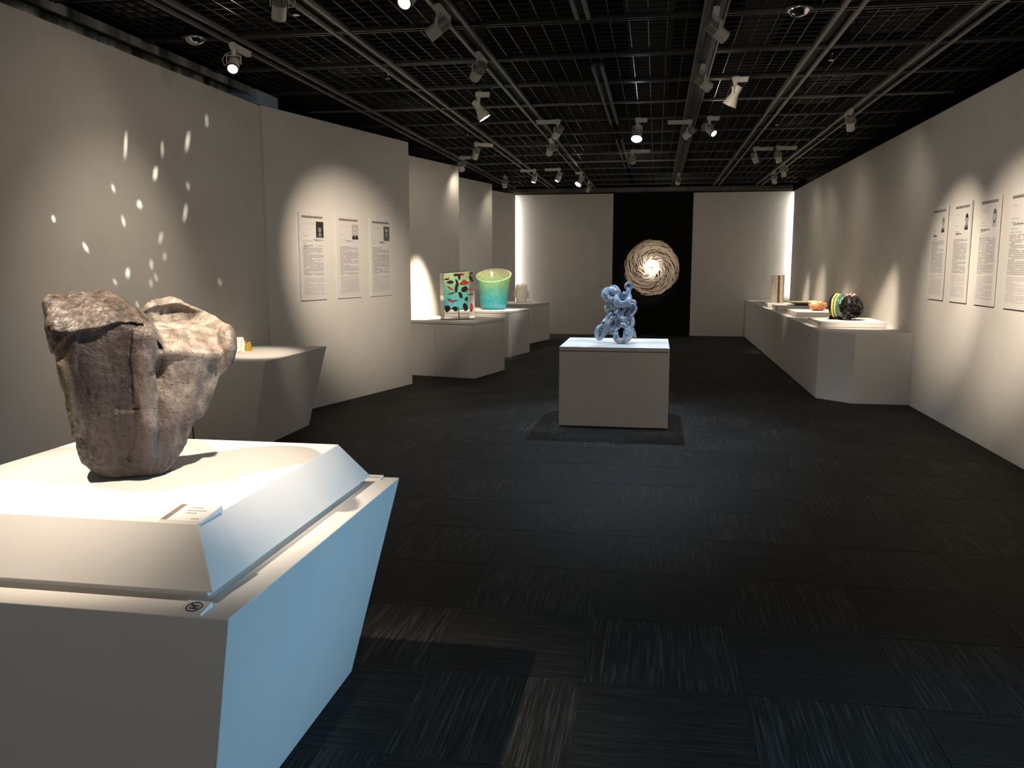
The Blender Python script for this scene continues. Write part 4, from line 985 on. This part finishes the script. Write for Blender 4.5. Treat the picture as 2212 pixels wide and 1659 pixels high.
# ---- frosted crinkled vase with wire fringe
fv = empty('frosted_vase', (-2.62, 16.4, .75), label='frosted white crinkled vase with clear fringe on the farthest left plinth', cat='vase')
n = 40; vs = []; fs = []; prof = [(.07, 0), (.098, .015), (.112, .10), (.118, .2), (.115, .29), (.118, .35)]
rows = prof + [(r - .008, z + (.002 if i == 0 else 0)) for i, (r, z) in enumerate(reversed(prof[1:]))]
for j, (r, z) in enumerate(rows):
    for k in range(n):
        q = 2 * PI * k / n; rr = r * (1 + .025 * math.sin(7 * q + 9 * z * 6) + .02 * math.sin(3 * q + 1)); zz = z
        if z > .3: zz = z + .018 * math.sin(9 * q) + .012 * math.sin(5 * q + 2)
        vs.append((rr * math.cos(q), rr * math.sin(q), zz))
for j in range(len(rows) - 1):
    for k in range(n): fs.append((j*n+k, j*n+(k+1) % n, (j+1)*n+(k+1) % n, (j+1)*n+k))
fs.append(tuple(reversed(range(n)))); fs.append(tuple((len(rows)-1)*n+k for k in range(n)))
M['frost'] = noise_mat('frosted_glass', [(.3, (.70, .66, .60)), (.7, (.85, .82, .76))], 30, 4, .5, .6, 90, stretch=(.4, .4, 3), dist=.006)
MB().add(vs, fs).build('body', M['frost'], fv, smooth=True)
mb = MB()
for i in range(46):
    s_ = rnd.choice((-1, 1)); z = rnd.uniform(.075, .22); a = rnd.uniform(.03, .075); pts = []
    for k in range(9):
        t = k / 8; pts.append((s_ * (.105 + a * math.sin(PI * t)), rnd.uniform(-.01, .01) + .05 * (t - .5), z + .07 * (t - .5) + .03 * math.sin(2 * PI * t)))
    mb.tube(pts, .0022, 4)
mb.build('fringe', mat('clear_fringe', (.60, .56, .50), .3), fv, kind='stuff')

# ---- white and amber fragment on the second near plinth
fr = empty('glass_fragment', (-3.56, 6.80, .75), 0.2, label='white jagged glass piece with amber edge, half hidden behind the rock-like sculpture', cat='sculpture')
def crag(name, c, s, m_, parent, seed, n=10):
    r_ = random.Random(seed); top = []; bot = []
    for k in range(n):
        q = 2 * PI * k / n; rr = r_.uniform(.75, 1.1); bot.append((c[0] + s[0] * rr * math.cos(q), c[1] + s[1] * rr * math.sin(q), c[2]))
        rr *= r_.uniform(.55, .9); top.append((c[0] + s[0] * rr * math.cos(q), c[1] + s[1] * rr * math.sin(q), c[2] + s[2] * r_.uniform(.55, 1.05)))
    return MB().hexa(bot, top).build(name, m_, parent)
M['ice'] = noise_mat('white_cast_glass', [(.3, (.75, .72, .66)), (.7, (.88, .86, .80))], 20, 3, .3, .5, 60, dist=.006)
crag('body', (-.05, 0, 0), (.10, .10, .12), M['ice'], fr, 3, 12)
crag('amber_chunk', (.05, -.04, 0), (.035, .05, .075), mat('amber_glass', (.80, .52, .06), .15, Transmission_Weight=.4), fr, 5, 7)
crag('chip', (.02, -.10, 0), (.03, .02, .02), M['ice'], fr, 8, 6)

# ---- tall slab vessel
sv = empty('slab_vessel', (2.075, 15.02, RZ), math.radians(-20), label='tall grey-brown slab vessel with a dark seam on the farthest riser', cat='vessel')
M['slab'] = noise_mat('grey_brown_clay', [(.3, (.34, .30, .23)), (.7, (.55, .48, .38))], 25, 6, .7, .5, 120, stretch=(1, 1, .5))
pts = [(-.10, -.05), (.02, -.07), (.05, -.055), (.10, -.06), (.10, .06), (0, .07), (-.10, .06)]
bevel(MB().hexa([(x, y, 0) for x, y in pts], [(x * .99, y, .475 + .006 * math.sin(i * 2)) for i, (x, y) in enumerate(pts)]).build('body', M['slab'], sv), .006, 2)
MB().hexa([(.018, -.076, 0), (.056, -.066, 0), (.056, -.03, 0), (.018, -.03, 0)], [(.014, -.074, .47), (.050, -.066, .468), (.05, -.03, .468), (.014, -.03, .47)]).build('dark_seam', noise_mat('dark_seam', [(.3, (.035, .025, .015)), (.7, (.12, .09, .05))], 40, 5, .8, .6, 100), sv)

# ---- shallow dish
ds = MB().lathe([(.05, 0), (.10, .004), (.24, .040), (.262, .052), (.258, .057), (.235, .047), (.09, .012), (.002, .010)], 48)
o = ds.build('shallow_dish', mat('pale_yellow_green_glass', (.62, .62, .38), .2, Transmission_Weight=.35), None, (2.38, 14.22, RZ), 0, smooth=True, label='shallow pale yellow-green glass dish on the third riser', cat='dish')

# ---- orange shell form
def shell_sdf(X, Y, Z):
    d = ellip(X, Y, Z, (0, 0, .078), (.125, .10, .080))
    d = smax(d, -ellip(X, Y, Z, (.03, 0, .15), (.095, .075, .065)), .008)
    d = smin(d, ellip(X, Y, Z, (-.12, -.01, .125), (.03, .02, .018)), .02)
    q = np.arctan2(Z - .08, X) * 1.0
    d = d + .006 * np.sin(14 * (X * .9 + Z * .55 + Y * .3) * 6.0 + 2 * np.sin(Y * 40)) * .8
    return smax(d, -(Z - .002), .004)
V2, F2 = surface_nets(shell_sdf, (-.17, -.13, -.01), (.15, .13, .18), (65, 53, 41))
V2[:, 2] = np.maximum(V2[:, 2], 0)
me = bpy.data.meshes.new('shell_form'); me.from_pydata(V2.tolist(), [], F2.tolist()); me.polygons.foreach_set('use_smooth', [True] * len(me.polygons)); me.update()
me.materials.append(noise_mat('orange_glass', [(.35, (.50, .16, .05)), (.5, (.78, .36, .15)), (.66, (.90, .62, .40))], 12, 4, .25, .3, 40, stretch=(1, .6, 2.2), spec=.5))
link('shell_form', me, None, (2.30, 12.55, RZ), math.radians(15), label='orange folded shell-like bowl on the second riser', cat='sculpture')

# ---- dark spiked ball with striped ring and fine wires
sb_ = empty('spiked_sculpture', (2.24, 10.52, RZ), math.radians(-34), label='black spiky ball with yellow-green ring and fine wires on the nearest riser', cat='sculpture')
mb = MB()
cc = Vector((.08, -.02, .150))
mb.lathe([(.001, -.13), (.07, -.11), (.112, -.05), (.12, 0), (.112, .06), (.07, .11), (.001, .125)], 20, c=tuple(cc))
for i in range(420):
    z = rnd.uniform(-1, .95); q = rnd.uniform(0, 2 * PI); r = math.sqrt(1 - z * z); d = Vector((r * math.cos(q), r * math.sin(q), z))
    t = d.cross(Vector((0, 0, 1))); t = t.normalized() if t.length > .01 else Vector((1, 0, 0)); up = t.cross(d)
    b0 = cc + d * .110; b1 = cc + d * rnd.uniform(.134, .150) + up * rnd.uniform(-.01, .03)
    if b1.z < .003: b1.z = .003
    a = t * rnd.uniform(.014, .026); h = up * .007
    mb.add([b0 - a, b0 + a, b1 + a * .55 + h, b1 - a * .55 + h, b0 - a - up * .01, b0 + a - up * .01], [(0, 1, 2, 3), (5, 4, 3, 2), (4, 0, 3), (1, 5, 2), (1, 0, 4, 5)])
mb.build('spiked_ball', noise_mat('black_shards', [(.35, (.010, .010, .010)), (.7, (.045, .042, .040))], 30, 3, .35, spec=.5), sb_, kind='stuff')
mb = MB()
def ring_(c, r, w, t, m_, nm):
    MB().lathe([(r - t, -w / 2), (r, -w * .3), (r + .004, 0), (r, w * .3), (r - t, w / 2)], 36, axis='x', closed=True).build(nm, m_, sb_, c, smooth=True)
yg = mat('yellow_green_glass', (.62, .58, .20), .15, spec=.6); dk = mat('dark_teal_glass', (.05, .14, .11), .15); bl_ = mat('black_gloss_glass', (.012, .010, .010), .12)
ring_((-.140, .03, .162), .140, .05, .05, bl_, 'outer_band'); ring_((-.115, .03, .162), .150, .022, .03, yg, 'yellow_band'); ring_((-.085, .03, .162), .142, .02, .035, yg, 'yellow_band'); ring_((-.055, .03, .162), .135, .045, .05, dk, 'teal_band')
MB().lathe([(.001, -.10), (.10, -.09), (.125, -.02), (.128, .06), (.09, .12)], 28, axis='x').build('drum', mat('sage_glass', (.16, .24, .18), .2), sb_, (-.06, .03, .15), smooth=True)
MB().hexa([(-.17, -.05, 0), (-.02, -.05, 0), (-.02, .09, 0), (-.17, .09, 0)], [(-.165, -.03, .06), (-.05, -.03, .03), (-.05, .07, .03), (-.165, .07, .06)]).build('foot', bl_, sb_)
mb = MB()
for i in range(70):
    q = rnd.uniform(0, 2 * PI); c = Vector((rnd.uniform(0, .10), rnd.uniform(-.04, .06), rnd.uniform(.27, .30)))
    r_ = rnd.uniform(.010, .022); mb.lathe([(.001, -r_), (r_ * .8, -r_ * .5), (r_, 0), (r_ * .8, r_ * .5), (.001, r_)], 7, c=tuple(c))
mb.build('bead_cluster', noise_mat('brown_beads', [(.3, (.10, .05, .04)), (.7, (.50, .38, .34))], 60, 2, .2), sb_, kind='stuff')
mb = MB()
for i in range(90):
    a = Vector((rnd.uniform(.03, .16), rnd.uniform(-.05, .08), rnd.uniform(.14, .29))); dr = Vector((rnd.uniform(-.05, .16), rnd.uniform(-.08, .08), rnd.uniform(-.02, .19)))
    cv = Vector((rnd.uniform(.0, .10), 0, rnd.uniform(-.09, .02))); pts = [a + dr * t + cv * t * t for t in (0, .2, .4, .6, .8, 1)]
    mb.tube(pts, .0009, 3)
mb.build('fine_wires', mat('brown_wire', (.16, .11, .08), .4, .5), sb_, kind='stuff')
